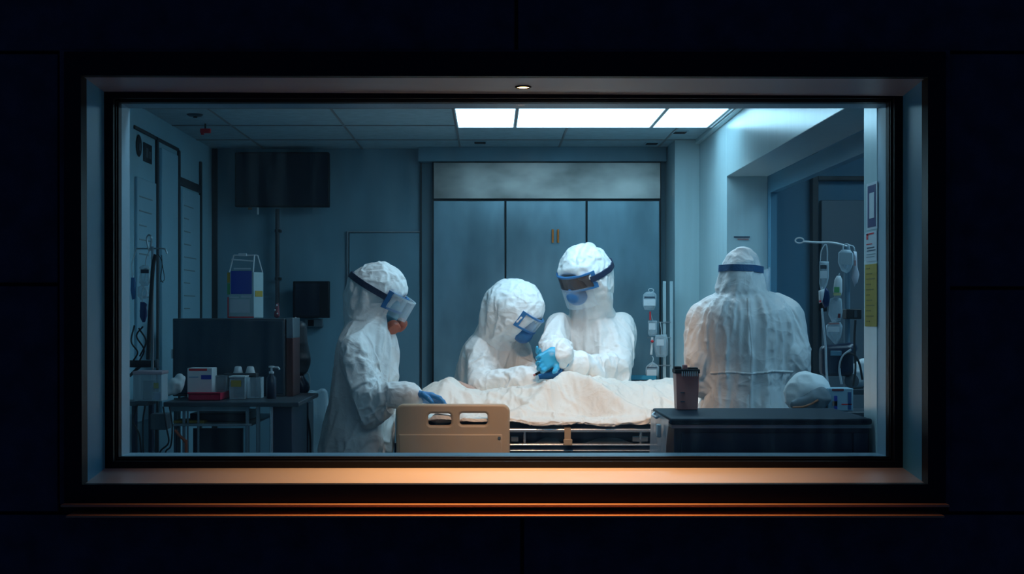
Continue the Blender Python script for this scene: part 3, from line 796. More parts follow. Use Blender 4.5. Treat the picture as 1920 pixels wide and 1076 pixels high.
def hand_field(w0, d, pn, side, curl, r=.0095, spread=.16, thumb=(.5, .8)):
    """gloved hand: wrist point, pointing direction, palm normal, side of the thumb (+1/-1), finger curls"""
    d = nrm(d); pn = nrm(np.asarray(pn, float) - d * np.dot(pn, d)); s = np.cross(pn, d) * side      # s points to the thumb side
    w0 = np.asarray(w0, float); prims = []
    palm_c = w0 + d * .052
    knuck = []
    for k, (off, ln, b) in enumerate(((.030, .074, .090), (.010, .082, .096), (-.010, .076, .092), (-.029, .060, .083))):
        base = w0 + d * b + s * off
        ang = curl[k]; p = base; dirv = nrm(d + s * spread * (off / .03) * .5)
        a = 0
        for q, fr in enumerate((.44, .31, .25)):
            a += ang * (.8, 1.0, .8)[q]
            v = nrm(dirv * math.cos(a) + pn * math.sin(a)); n = p + v * ln * fr
            prims.append((p, n, r * (1 - .08 * q), r * (.94 - .1 * q))); p = n
        knuck.append(base)
    tb = w0 + d * .028 + s * .026
    t1 = tb + nrm(s * .75 + d * .65 + pn * thumb[0] * .6) * .036; t2 = t1 + nrm(d * .85 + s * .25 + pn * thumb[1] * .8) * .030
    t3 = t2 + nrm(d * .9 + pn * thumb[1]) * .022
    prims += [(tb, t1, r * 1.35, r * 1.15), (t1, t2, r * 1.12, r), (t2, t3, r, r * .85)]
    ax = np.array([s, d, pn])
    def fn(p):
        v = rbox(p, palm_c, ax, (.040, .046, .0145), .013)
        v = smin(v, rcone(p, w0 - d * .015, w0 + d * .02, .030, .027), .02)
        for q, (a_, b_, ra, rb) in enumerate(prims): v = smin(v, rcone(p, a_, b_, ra, rb), .007)
        return v
    allp = np.array([a_ for a_, *_ in prims] + [b_ for _, b_, *_ in prims] + [w0 - d * .05])
    return fn, allp.min(0) - .045, allp.max(0) + .045

def ell_patch(c, fr, rad, az0, az1, h0, h1, thick, na=28, nh=8, lift=0.0, bulge=None):
    """solid curved patch wrapped on an ellipsoid round the head; az in degrees from the front, h along head-up"""
    f, l, u = fr; V = []
    for s in (0, 1):
        for j in range(nh + 1):
            for i in range(na + 1):
                az = R(az0 + (az1 - az0) * i / na); tj = j / nh
                a0 = h0(az) if callable(h0) else h0; a1 = h1(az) if callable(h1) else h1
                h = a0 + (a1 - a0) * tj
                k = math.sqrt(max(.05, 1 - (h / rad[2]) ** 2)) if rad[2] else 1
                e = lift + s * thick + (bulge(i / na, tj) if bulge else 0)
                V.append(c + u * h + f * (rad[0] * k + e) * math.cos(az) + l * (rad[1] * k + e) * math.sin(az))
    n = (na + 1) * (nh + 1); ix = lambda s, j, i: s * n + j * (na + 1) + i; Fs = []
    for j in range(nh):
        for i in range(na):
            Fs += [(ix(0, j, i), ix(0, j + 1, i), ix(0, j + 1, i + 1), ix(0, j, i + 1)), (ix(1, j, i), ix(1, j, i + 1), ix(1, j + 1, i + 1), ix(1, j + 1, i))]
    for j in range(nh):
        Fs += [(ix(0, j, 0), ix(1, j, 0), ix(1, j + 1, 0), ix(0, j + 1, 0)), (ix(0, j, na), ix(0, j + 1, na), ix(1, j + 1, na), ix(1, j, na))]
    for i in range(na):
        Fs += [(ix(0, 0, i), ix(0, 0, i + 1), ix(1, 0, i + 1), ix(1, 0, i)), (ix(0, nh, i), ix(1, nh, i), ix(1, nh, i + 1), ix(0, nh, i + 1))]
    return V, Fs

def head_fields(c, fr, sc=1.0):
    """skin head with brow, nose, lips, chin, ears and closed-in eyes"""
    f, l, u = fr; ax = np.array([f, l, u])
    at = lambda a, b, h: c + (f * a + l * b + u * h) * sc
    def fn(p):
        v = ell(p, at(-.012, 0, .022), ax, np.array((.094, .076, .092)) * sc)
        v = smin(v, ell(p, at(.022, 0, -.048), ax, np.array((.062, .056, .066)) * sc), .03)
        v = smin(v, rcone(p, at(.088, 0, .012), at(.103, 0, -.028), .008 * sc, .014 * sc), .012)
        for s in (-1, 1):
            v = smin(v, ell(p, at(.078, .031 * s, .020), ax, np.array((.014, .026, .009)) * sc), .01)
            v = smax(v, -ell(p, at(.092, .031 * s, .002), ax, np.array((.014, .017, .010)) * sc), .01)
            v = smin(v, ell(p, at(.076, .031 * s, .002), ax, np.array((.012, .012, .012)) * sc), .003)
            v = smin(v, ell(p, at(-.005, .080 * s, -.008), ax, np.array((.018, .008, .032)) * sc), .006)
        v = smin(v, ell(p, at(.081, 0, -.056), ax, np.array((.010, .022, .006)) * sc), .006)
        v = smin(v, ell(p, at(.079, 0, -.066), ax, np.array((.010, .020, .006)) * sc), .006)
        v = smin(v, ell(p, at(.066, 0, -.092), ax, np.array((.018, .022, .016)) * sc), .015)
        return v
    return fn

def torso_field(p, g):
    pel, nk = g['pelvis'], g['neck']; ax = nk - pel; Ln = np.linalg.norm(ax); u = ax / Ln
    l = nrm(np.cross(u, g['fwd'])); f = np.cross(l, u)
    q = p - pel; t = q @ u / Ln; lx = q @ l; ly = q @ f
    T = g['torso']; ts = [r[0] for r in T]
    a = np.interp(t, ts, [r[1] for r in T]); b = np.interp(t, ts, [r[2] for r in T]); of = np.interp(t, ts, [r[3] for r in T])
    ol = np.interp(t, ts, [r[4] if len(r) > 4 else 0 for r in T])
    th = np.arctan2(ly - of, lx - ol)
    if g.get('pleat'):
        am, nf, lo_, hi_ = g['pleat']
        wgt = np.clip((hi_ - t) / (hi_ - lo_), 0, 1)
        pl = np.sin(nf * th + 1.7 * np.sin(3 * th + 1)) * .6 + np.sin(nf * 1.7 * th + 2.2) * .4
        k = 1 + am * wgt * pl
        a, b = a * k, b * k
    e = 2.3
    d = ((np.abs((lx - ol) / a) ** e + np.abs((ly - of) / b) ** e + 1e-9) ** (1 / e) - 1) * np.minimum(a, b)
    d = np.maximum(d, np.maximum((t - ts[-1]) * Ln, (ts[0] - t) * Ln))
    return d, t, th

def suit_fields(g):
    hc, fr = g['head'], frame_of(g['look'])
    f, l, u = fr; hr = g.get('hood', (.115, .098, .118)); ax = np.array([f, l, u])
    body_k = g.get('k', .028)
    def fn(p, inner=0.0):
        v, t, th = torso_field(p, g); v = v + inner * 1.3
        for (s, e, w_, rs, re, rw) in g['arms']:
            a = smin(rcone(p, s, e, rs - inner, re - inner), rcone(p, e, w_, re - inner, rw - inner * 1.2), .02)
            v = smin(v, a, body_k)
        for (h, k, an) in g['legs']:
            v = smin(v, np.minimum(rcone(p, h, k, .10 - inner, .08 - inner), rcone(p, k, an, .08 - inner, .075 - inner)), .05)
        return v
    def hood(p):
        v = ell(p, hc, ax, hr)
        v = smin(v, rcone(p, hc - u * .03 - f * .02, g['neck'] + (0, 0, .0), hr[1] * .93, g.get('neck_r', .088)), .05)
        for (o, r_) in g.get('hood_extra', []):
            v = smin(v, ell(p, hc + f * o[0] + l * o[1] + u * o[2], ax, r_), .04)
        return v
    def opening(p):
        c = hc + f * (hr[0] + .005) - u * .040
        return ell(p, c, ax, g.get('open', (.062, .078, .088)))
    def full(p):
        v = smin(fn(p), hood(p), .012)
        return smax(v, -opening(p), .012)
    return full, fn, hood, fr

def make_person(name, label, g):
    root = thing('person', label, 'person', (g['pelvis'][0], g['pelvis'][1], 0))
    full, body, hood, fr = suit_fields(g); f, l, u = fr; hc = g['head']
    pts = [g['pelvis'], g['neck'], hc] + [q for a in g['arms'] for q in a[:3]] + [q for a in g['legs'] for q in a]
    pts = np.array(pts); lo, hi = pts.min(0) - .24, pts.max(0) + .20; lo[2] = max(lo[2], .06); hi[2] = hc[2] + .16
    # --- skin body: head, neck, trunk, limbs in one surface
    hf = head_fields(hc - f * .008, fr, g.get('head_scale', .98))
    def skin(p):
        v = body(p, .022)
        v = smin(v, rcone(p, hc - u * .06 - f * .02, g['neck'] - (0, 0, .03), .052, .058), .02)
        for (s, e, w_, *_r) in g['arms']:
            d = nrm(w_ - e); v = smin(v, rcone(p, e, w_, .036, .018), .02)
        for (h_, k_, an) in g['legs']:
            v = smin(v, rcone(p, an - (0, 0, .03), an + np.array((*(np.array(g['fwd'])[:2] * .12), -.05)), .045, .032), .03)
        return smin(v, hf(p), .015)
    hr0 = g.get('hood', (.115, .098, .118))
    sdf_obj('body', skin, (lo[0], lo[1], .0), hi, .012, M_skin, root)
    # --- coverall with folds
    sd = g.get('seed', 0) * 7.31; sw = g.get('crease', 1.0); segs = g['arms']
    def disp(v):
        d0, t, th = torso_field(v, g)
        wp = np.stack([vnoise(v * 6 + sd + 10 * k) for k in range(3)], 1) * .35
        n = .012 * crease(v * (7, 7, 3.6) + sd + wp) + .009 * crease(v * (12, 12, 9) + sd * 2 + wp * 2) + .004 * crease(v * (24, 24, 18) + sd * 3 + wp * 3)
        q = .020 * crease(np.stack([th * 2.6 + t * 1.6, t * 1.3, np.full_like(t, sd)], 1) + wp * .6) + .009 * crease(np.stack([th * 5 - t * 2.5, t * 2.0, np.full_like(t, sd + 5)], 1) + wp)
        if g.get('long_folds'):
            q = q * .4 + g['long_folds'] * (crease(np.stack([th * 5.2, t * .8, np.full_like(t, sd)], 1) + wp * .5) + .6 * crease(np.stack([th * 9, t * 1.1, np.full_like(t, sd + 5)], 1) + wp * .7)); n = n * .5
        near_t = np.clip(1 - d0 / .05, 0, 1)
        n = n + q * near_t
        for (s, e, w_, rs, re, rw) in segs:                # rings of creases round the elbow and along the sleeve
            for (a, b, fr_) in ((s, e, 24), (e, w_, 30)):
                ab = b - a; tt = np.clip((v - a) @ ab / (ab @ ab), 0, 1)
                dd = np.linalg.norm(v - a - tt[:, None] * ab, axis=1)
                wg = np.clip(1 - (dd - .05) / .05, 0, 1)
                pp = np.stack([tt * np.linalg.norm(ab) * fr_, (v @ np.array((.6, .3, .74))) * 9, np.full_like(tt, sd)], 1)
                n = n + wg * .018 * crease(pp * .5 + wp * 1.5)
        hd = hood(v); hw = np.clip(1 - hd / .03, 0, 1)
        n = n * (1 - .65 * hw) + hw * (.009 * crease(v * (13, 13, 10) + sd + wp * 2) + .006 * crease(v * (24, 24, 18) + sd + wp * 3))
        if g.get('placket') is not None:
            pel, nk = g['pelvis'], g['neck']; uu = nrm(nk - pel); ll = nrm(np.cross(uu, g['fwd'])); ff = np.cross(ll, uu)
            lat = (v - pel) @ ll - g['placket']; fr2 = np.clip(((v - pel) @ ff) / .05, 0, 1)
            n = n + fr2 * np.clip(t * 4, 0, 1) * (.014 * np.exp(-(lat / .011) ** 2) - .006 * np.exp(-((np.abs(lat) - .02) / .007) ** 2))
        return n * sw
    v, fq = surface(full, lo, hi, g.get('cloth_h', .0098))
    zc = g.get('hem', .62)
    nn = sdf_normals(full, v, .012); v = v + nn * (g.get('seed_amp', .6) * disp(v) + g.get('ease', .010) * (1 - g.get('hood_tight', 0) * np.clip(1 - hood(v) / .03, 0, 1)))[:, None]
    keep = (v[:, 2] > zc - .1); kf = keep[fq].all(1); fu = fq[kf]                 # only the part above the hem is draped
    used = np.unique(fu); remap = -np.ones(len(v), int); remap[used] = np.arange(len(used)); vu = v[used]
    pin = np.clip((zc - vu[:, 2]) / .08, 0, 1)
    face = hc + f * (hr0[0] + .01) - u * .035
    dface = np.linalg.norm(vu - face, axis=1); pin = np.maximum(pin, np.clip(2.1 - dface / .075, 0, 1))
    hd = hood(vu); up = ((vu - hc) @ u); pin = np.maximum(pin, np.where((hd < .03) & (up > -.02), g.get('hood_pin', .35), 0))
    for (s_, e_, w_, *_r) in g['arms']: pin = np.maximum(pin, np.clip(1.5 - np.linalg.norm(vu - w_, axis=1) / .07, 0, 1))
    if g.get('waist'): 
        dT, tT, thT = torso_field(vu, g); pin = np.maximum(pin, np.where((np.abs(tT - g['waist']) < .025) & (dT < .04), .8, 0))
    import time as _t; t0 = _t.time()
    vs = drape(vu, remap[fu], lambda p: full(p) + g.get('slack', .022), (lo[0], lo[1], zc - .2), hi, pin, g.get('frames', 26), g.get('grow', .12), bend=g.get('bend', .12), press=g.get('press', -4.0), h=.012, grav=.35)
    print('draped', name, len(vu), round(_t.time() - t0, 1))
    v[used] = vs
    co = mesh_obj('coverall', v, fq, g.get('mat', M_suit), root, smooth=180)
    sm_ = co.modifiers.new('relax', 'SMOOTH'); sm_.iterations = 1; sm_.factor = .4
    sb_ = co.modifiers.new('subdivide', 'SUBSURF'); sb_.levels = 1; sb_.render_levels = 1
    # --- gloves
    for hs in g['hands']:
        fnh, a, b = hand_field(*hs['geo'], **hs.get('kw', {}))
        sdf_obj('glove', fnh, a, b, .0042, hs['mat'], root)
    # --- boots
    for (h_, k_, an) in g['legs']:
        fw_ = np.array((*np.array(g['fwd'])[:2], 0)); fw_ = nrm(fw_)
        bt = lambda p, an=an: np.maximum(smin(rcone(p, an, an - (0, 0, .05), .078, .07), rcone(p, an - (0, 0, .055), an + fw_ * .14 - (0, 0, .065), .06, .05), .03), -p[:, 2] + .002)
        sdf_obj('boot', bt, an - (.25, .25, .12), an + (.25, .25, .1), .012, M_white, root)
    g['bvh'] = BVHTree.FromPolygons([tuple(q) for q in v], [tuple(int(i) for i in q) for q in fq])
    return root, fr

def gear(root, g, fr, strap=True, lens=M_lens, frame_m=M_maskblue, goggles=True, tilt=0.0, strap_m=None):
    """goggles on the face and their strap round the hood"""
    f, l, u = fr; hc = g['head']; hr = np.array(g.get('hood', (.115, .098, .118)))
    def P_(name, m, parent, *a, **k):
        v, fc = ell_patch(hc, fr, *a, **k); return mesh_obj(name, v, fc, m, parent, smooth=60)
    if goggles:
        ga, gl = hr[0] * .95, hr[1] * .95
        lo_ = lambda a: -.052 + .012 * math.cos(a)
        V, Fs = [], []
        for args in ((-64, 64, lambda a: .026, lambda a: .034), (-64, 64, lo_, lambda a: lo_(a) + .009), (-64, -55, lo_, lambda a: .034), (55, 64, lo_, lambda a: .034)):
            v, fc = ell_patch(hc, fr, (ga, gl, 0), *args, .013, lift=.011); n0 = len(V); V += v; Fs += [tuple(i + n0 for i in q) for q in fc]
        gg = mesh_obj('goggles', V, Fs, frame_m, root, smooth=60)
        P_('lens', lens, gg, (ga, gl, 0), -55, 55, lambda a: -.042 + .008 * math.cos(a), .026, .010, lift=.012)
    if strap:
        V = []; na = 72
        for i in range(na + 1):
            az = R(50 + 260 * i / na); dr = f * math.cos(az) + l * math.sin(az)
            for h in (-.013 + tilt, .013 + tilt):
                o_ = hc + u * h + dr * .24; hit = g['bvh'].ray_cast(Vector(o_), Vector(-dr), .22)
                V.append(((.24 - hit[3]) if hit[0] is not None else .1, h, dr))
        ks = np.array([q[0] for q in V]).reshape(-1, 2); ks[:] = ks.mean(1)[:, None]
        for _ in range(3): ks[1:-1] = np.maximum(ks[1:-1], (ks[:-2] + ks[2:]) / 2)
        ks = ks.ravel(); pts = [[hc + u * h + dr * (k + e) for (k0, h, dr), k in zip(V, ks)] for e in (-.004, .006)]
        n2 = len(V); Fs = []
        for i in range(na):
            a, b, c, d = 2 * i, 2 * i + 1, 2 * i + 3, 2 * i + 2
            Fs += [(a, b, c, d), (n2 + a, n2 + d, n2 + c, n2 + b), (b, n2 + b, n2 + c, c), (a, d, n2 + d, n2 + a)]
        Fs += [(0, n2, n2 + 1, 1), (2 * na, 2 * na + 1, n2 + 2 * na + 1, n2 + 2 * na)]
        mesh_obj('goggle_strap', np.array(pts[0] + pts[1]), Fs, strap_m or M_strap, root, smooth=60)

def mask(root, fr, hc, m, filters=None, fm=None, fwd=.082, h=-.062, r=(.048, .050, .050)):
    f, l, u = fr; ax = np.array([f, l, u]); c = hc + f * fwd + u * h
    k = sdf_obj('respirator', lambda p: smin(ell(p, c, ax, r), ell(p, c + u * .045 + f * .005, ax, (.028, .02, .03)), .02), c - .085, c + .09, .005, m, root)
    for q in (filters or []):
        p0 = c + f * q[0] + l * q[1] + u * q[2]; d = nrm(f * q[3] + l * q[4] + u * q[5])
        MB().lathe([(.016, -.02), (.028, -.012), (.031, .0), (.031, .016), (.028, .020), (.012, .021)], p0, 28, d).build('filter', fm, k)
    return k

def A3(px, py, d): return P(px, py, d)

# ---------------------------------------------------------------- worker at the foot of the bed (profile)
dA = 6.28
gA = dict(head=P(711, 545, dA), look=(math.cos(R(31)), -.10, -math.sin(R(31))), neck=P(693, 607, dA), pelvis=P(669, 800, dA), fwd=(1, -.05, 0),
          torso=[(-.32, .20, .172, 0), (-.1, .19, .160, 0), (.12, .175, .150, 0), (.30, .17, .138, .005), (.55, .185, .142, .0), (.78, .19, .135, -.008), (.92, .16, .112, -.012), (1.03, .095, .085, -.004)],
          arms=[(P(664, 652, 6.10), P(684, 738, 6.06), P(766, 743, 6.03), .074, .068, .046), (P(672, 652, 6.46), P(692, 738, 6.47), P(772, 748, 6.42), .074, .066, .046)],
          legs=[(np.array((-.585, 6.18, .86)), np.array((-.575, 6.18, .48)), np.array((-.59, 6.18, .12))), (np.array((-.585, 6.38, .86)), np.array((-.575, 6.38, .48)), np.array((-.59, 6.38, .12)))],
          hood=(.116, .100, .116), neck_r=.092, head_scale=.90, seed=1, k=.018, pleat=(.06, 9, -.3, .15), hood_extra=[((-.045, 0, -.055), (.085, .09, .085))],
          hands=[dict(geo=(P(770, 742, 6.03), (1, .03, -.12), (.15, -.5, -1), 1, (.40, .42, .45, .5)), kw=dict(r=.011), mat=M_glove),
                 dict(geo=(P(776, 748, 6.42), (1, -.03, -.12), (.1, .2, -1), -1, (.25, .28, .3, .35)), mat=M_glove)])
rA, fA = make_person('person', 'person in white hooded coverall and orange-filter respirator at the foot of the bed', gA)
gear(rA, gA, fA, lens=M_clear, frame_m=M_maskblue)
mask(rA, fA, gA['head'], M_teal, [(.052, -.036, -.030, .7, -.55, -.35), (.064, .028, -.012, .8, .5, -.2)], M_orange, fwd=.085, h=-.070)
# clear face shield standing off the brow
v, fc = ell_patch(gA['head'], fA, (.160, .120, 0), -60, 60, -.060, .030, .0025, lift=.006)
sh = mesh_obj('face_shield', v, fc, M_clear, rA, smooth=60)
v, fc = ell_patch(gA['head'], fA, (.156, .120, 0), -60, 60, .026, .034, .008, lift=.004)
mesh_obj('shield_rim', v, fc, M_tube, sh, smooth=60)

# ---------------------------------------------------------------- worker bent over the patient
dB = 6.80
gB = dict(head=P(966, 578, 6.66), look=(.76, -.22, -.62), neck=P(925, 628, 6.80), pelvis=P(905, 800, 7.0), fwd=(.75, -.62, -.2),
          torso=[(-.32, .18, .145, 0), (0, .175, .140, 0), (.30, .17, .135, 0), (.55, .18, .14, 0), (.78, .19, .135, 0), (.91, .175, .118, 0), (.98, .125, .10, 0), (1.04, .085, .08, 0)],
          arms=[(P(899, 650, 6.72), P(899, 716, 6.62), P(992, 712, 6.50), .074, .070, .050), (P(972, 652, 6.86), P(990, 700, 6.78), P(1012, 704, 6.60), .070, .060, .046)],
          legs=[(np.array((-.13, 6.96, .86)), np.array((-.11, 6.92, .48)), np.array((-.12, 6.98, .12))), (np.array((.05, 7.06, .86)), np.array((.06, 7.02, .48)), np.array((.05, 7.08, .12)))],
          hood=(.126, .110, .128), neck_r=.084, seed=2, k=.012, hood_extra=[((-.05, 0, -.045), (.085, .088, .085))],
          hands=[dict(geo=(P(999, 711, 6.50), (.9, -.05, .12), (-.1, .35, .9), 1, (.45, .5, .5, .5)), mat=M_glove),
                 dict(geo=(P(1016, 706, 6.60), (.75, -.35, .1), (-.3, -.5, .8), -1, (.5, .5, .55, .6)), mat=M_glove)])
rB, fB = make_person('person', 'person in white hooded coverall bent low over the patient, shorter one beside the tall worker', gB)
gear(rB, gB, fB, strap=False, lens=M_clear)
mask(rB, fB, gB['head'], M_maskblue, fwd=.102, h=-.068, r=(.046, .054, .046))

# ---------------------------------------------------------------- tall worker
dC = 6.80
gC = dict(head=P(1097, 511, 6.68), look=(-.62, -.62, -.42), neck=P(1110, 590, 6.80), pelvis=P(1112, 800, 6.90), fwd=(-.42, -.9, 0),
          torso=[(-.32, .19, .15, 0), (0, .18, .145, 0), (.30, .165, .135, 0), (.55, .185, .14, 0), (.78, .205, .138, 0), (.91, .19, .12, 0), (.97, .14, .10, 0), (1.03, .085, .08, 0)],
          arms=[(P(1046, 608, 6.74), P(1032, 655, 6.60), P(1052, 664, 6.44), .070, .062, .048), (P(1165, 608, 6.80), P(1162, 682, 6.66), P(1072, 682, 6.52), .076, .068, .046)],
          legs=[(np.array((.39, 6.92, .86)), np.array((.38, 6.88, .48)), np.array((.39, 6.94, .12))), (np.array((.57, 6.90, .86)), np.array((.56, 6.86, .48)), np.array((.57, 6.92, .12)))],
          hood=(.116, .108, .130), neck_r=.080, seed=3, placket=.02, k=.016, hood_extra=[((-.03, .0, -.075), (.082, .094, .075))],
          hands=[dict(geo=(P(1046, 662, 6.42), (-.75, -.45, -.45), (.45, -.75, .30), 1, (.55, .55, .6, .65)), kw=dict(spread=.05, r=.0105), mat=M_glove2),
                 dict(geo=(P(1064, 680, 6.50), (-.92, -.25, .10), (.1, -.2, .95), -1, (.45, .5, .5, .5)), mat=M_glove2)])
rC, fC = make_person('person', 'tallest person in white hooded coverall and dark goggles, facing us across the bed', gC)
gear(rC, gC, fC, lens=M_lens)
mask(rC, fC, gC['head'], M_maskblue, fwd=.098, h=-.070, r=(.046, .054, .048))
v, fc = ell_patch(gC['head'], fC, (.132, .116, 0), -52, 52, -.125, -.03, .0025, lift=.004)
mesh_obj('face_shield', v, fc, M_clear, rC, smooth=60)

# ---------------------------------------------------------------- worker with the back turned
dD = 5.75
gD = dict(head=P(1391, 511, dD), look=(.52, .85, -.06), neck=P(1395, 552, dD - .01), pelvis=P(1398, 790, dD), fwd=(-.02, 1, 0),
          torso=[(-.32, .235, .165, 0), (-.05, .205, .155, 0), (.12, .192, .142, 0), (.34, .172, .128, 0), (.40, .170, .128, 0), (.48, .185, .140, 0), (.72, .212, .148, -.005), (.86, .205, .138, -.01), (.95, .165, .115, -.006), (1.02, .090, .085, 0)],
          arms=[(P(1323, 596, 5.76), P(1311, 668, 5.72), P(1350, 700, 6.00), .082, .072, .05), (P(1474, 592, 5.76), P(1490, 668, 5.72), P(1452, 700, 6.00), .084, .074, .05)],
          legs=[(np.array((.92, 5.76, .9)), np.array((.92, 5.74, .5)), np.array((.92, 5.76, .12))), (np.array((1.11, 5.76, .9)), np.array((1.11, 5.74, .5)), np.array((1.11, 5.76, .12)))],
          hood=(.086, .074, .104), hood_tight=1.0, neck_r=.066, head_scale=.68, hood_extra=[((-.01, 0, -.062), (.080, .086, .034))], seed=4, k=.018, long_folds=.020, seed_amp=1.0, hood_pin=.6, grow=.08, pleat=(.10, 13, .0, .40), mat=M_gown, open=(.04, .06, .06),
          hands=[dict(geo=(P(1356, 704, 6.03), (.45, .75, -.25), (0, .2, -1), 1, (.3, .3, .35, .4)), mat=M_glove),
                 dict(geo=(P(1446, 704, 6.03), (-.45, .75, -.25), (0, .2, -1), -1, (.3, .3, .35, .4)), mat=M_glove)])
rD, fD = make_person('person', 'person in white tied gown and cap seen from behind, standing at the console', gD)
gear(rD, gD, fD, goggles=False, tilt=.012, strap_m=M_strap2)
mask(rD, fD, gD['head'], M_teal)
v, fc = ell_patch(gD['head'], fD, (.125, .100, 0), -84, 84, -.085, .022, .0025, lift=.006)
mesh_obj('face_shield', v, fc, M_clear, rD, smooth=60)
# waist seam and back seam of the gown
mb = MB(); ring = []
pel, nk = gD['pelvis'], gD['neck']
def torso_pt(g, t, th, off=.006):
    pel, nk = g['pelvis'], g['neck']; ax = nk - pel; u = nrm(ax); l = nrm(np.cross(u, g['fwd'])); f = np.cross(l, u)
    T = g['torso']; ts = [r[0] for r in T]
    a = np.interp(t, ts, [r[1] for r in T]); b = np.interp(t, ts, [r[2] for r in T]); of = np.interp(t, ts, [r[3] for r in T])
    e = 2.3; cx_, sx_ = math.cos(th), math.sin(th); k = (abs(cx_ / a) ** e + abs(sx_ / b) ** e) ** (-1 / e)
    return pel + ax * t + l * cx_ * (k + off) + f * (sx_ * (k + off) + of)
def on_suit(g, t, a, off):
    pel, nk = g['pelvis'], g['neck']; ax = nk - pel; u = nrm(ax); l = nrm(np.cross(u, g['fwd'])); f = np.cross(l, u)
    d = l * math.cos(a) + f * math.sin(a); c = pel + ax * t; hit = g['bvh'].ray_cast(Vector(c + d * .6), Vector(-d), .6)
    return (np.array(hit[0]) + d * off) if hit[0] is not None else torso_pt(g, t, a)
mb.tube([on_suit(gD, .40 + .006 * math.sin(5 * a), a, .001) for a in np.linspace(R(205), R(335), 60)], .0045, 8)
mb.build('waist_tie', M_gown, rD)
MB().tube([on_suit(gD, t, R(-88) + .03 * math.sin(t * 9), -.001) for t in np.linspace(-.1, .97, 60)], .0055, 8).build('back_seam', M_gown, rD)

# ---------------------------------------------------------------- patient under the sheet
def lie(px, py, d): return P(px, py, d)
zb_ = ZM
pc = lambda x, y, h: np.array((x, y, zb_ + h * .66 + .002))
hdp = pc(.86, 6.36, .105)
frp = (np.array((0, 0, 1.0)), np.array((0, -1.0, 0)), np.array((1.0, 0, 0)))
hfp = head_fields(hdp, frp, .92)
def patient(p):
    v = rcone(p, pc(.62, 6.36, .085), pc(.34, 6.36, .10), .070, .070)
    v = smin(v, rcone(p, pc(.34, 6.36, .10), pc(.22, 6.36, .08), .072, .06), .03)
    v = smin(v, rcone(p, pc(.66, 6.36, .09), pc(.80, 6.36, .10), .06, .048), .03)
    for s in (-1, 1):
        v = smin(v, rcone(p, pc(.24, 6.36 + .075 * s, .08), pc(-.02, 6.37 + .06 * s, .05), .062, .046), .03)
        v = smin(v, rcone(p, pc(-.02, 6.37 + .06 * s, .05), pc(-.22, 6.37 + .05 * s, .045), .042, .032), .02)
        v = smin(v, rcone(p, pc(-.215, 6.37 + .05 * s, .045), pc(-.215, 6.37 + .05 * s, .12), .03, .022), .02)
        v = smin(v, rcone(p, pc(.63, 6.36 + .11 * s, .07), pc(.42, 6.36 + .15 * s, .045), .042, .034), .02)
        v = smin(v, rcone(p, pc(.42, 6.36 + .15 * s, .045), pc(.26, 6.36 + .15 * s, .04), .032, .024), .02)
    # far limb lying uncovered beside the raised sheet
    a0, a1, a2 = pc(-.02, 6.43, .05), P(884, 731, 6.55), P(856, 718, 6.54)
    v = smin(v, np.minimum(rcone(p, a0, a1, .03, .018), rcone(p, a1, a2, .019, .015)), .02)
    return smin(v, hfp(p), .02)
pat = thing('person', 'patient lying on the bed, covered by the white sheet', 'person', (.35, 6.36, zb_))
sdf_obj('body', patient, (-.32, 6.10, zb_ - .01), (1.0, 6.62, zb_ + .26), .010, M_skin, pat)
# ================================================================== LEFT SIDE: BENCH AND INSTRUMENTS
def pb(x0, y0, x1, y1, d, dep):
    """box whose front face fills the pixel rectangle at depth d"""
    a, b = P(x0, y1, d), P(x1, y0, d)
    return (a[0], d, a[2]), (b[0], d + dep, b[2])
def box_thing(name, label, cat, x0, y0, x1, y1, d, dep, m, group=None, bevel=.004):
    lo, hi = pb(x0, y0, x1, y1, d, dep)
    t = thing(name, label, cat, ((lo[0] + hi[0]) / 2, (lo[1] + hi[1]) / 2, lo[2]), group)
    return t, lo, hi
def base_z(o, z): o['z'] = z

DT0, DT1 = 5.62, 6.26
ZT = E - (754 - VY) / F * DT0
TX0, TX1 = P(306, 0, DT0)[0], P(560, 0, DT0)[0]
bench = thing('instrument_bench', 'dark steel instrument bench with chrome posts along the left wall', 'bench', ((TX0 + TX1) / 2, 5.94, 0))
MB().box((TX0, DT0, ZT - .018), (TX1, DT1, ZT)).build('worktop', M_equip, bench, bevel=.003)
lo, hi = pb(318, 758, 462, 771, DT0 + .02, .02); MB().box(lo, hi).build('front_beam', M_dullsteel, bench, bevel=.002)
zs = E - (795 - VY) / F * DT0
MB().box((P(322, 0, DT0)[0], DT0 + .02, zs - .010), (P(470, 0, DT0)[0], DT1 - .05, zs)).build('shelf', M_dullsteel, bench, bevel=.002)
for px, r in ((345, .006), (352, .004), (464, .008), (484, .008), (509, .007), (372, .005)):
    x = P(px, 0, DT0 + .03)[0]; MB().cyl((x, DT0 + .03, 0), (x, DT0 + .03, ZT - .018), r, seg=12).build('post', M_dullsteel if px != 509 else M_chrome, bench)
for px in (330, 548):
    x = P(px, 0, DT1 - .04)[0]; MB().cyl((x, DT1 - .04, 0), (x, DT1 - .04, ZT - .018), .010, seg=12).build('post', M_dullsteel, bench)
lo, hi = pb(356, 775, 462, 790, DT0 + .1, .3); MB().box(lo, hi).build('drawer', M_navy, bench, bevel=.003)
lo, hi = pb(512, 757, 548, 870, DT0 + .03, .45); lo = (lo[0], lo[1], .02); MB().box(lo, hi).build('side_cupboard', M_navy, bench, bevel=.004)
lo, hi = pb(362, 803, 455, 870, DT0 + .28, .02); MB().box((lo[0], lo[1], .1), hi).build('back_panel', M_navy, bench)
lo, hi = pb(325, 790, 383, 794, DT0 + .04, .12)
t = thing('folder', 'thin yellow-brown folder lying on the shelf under the bench top', 'folder', ((lo[0] + hi[0]) / 2, DT0 + .1, zs))
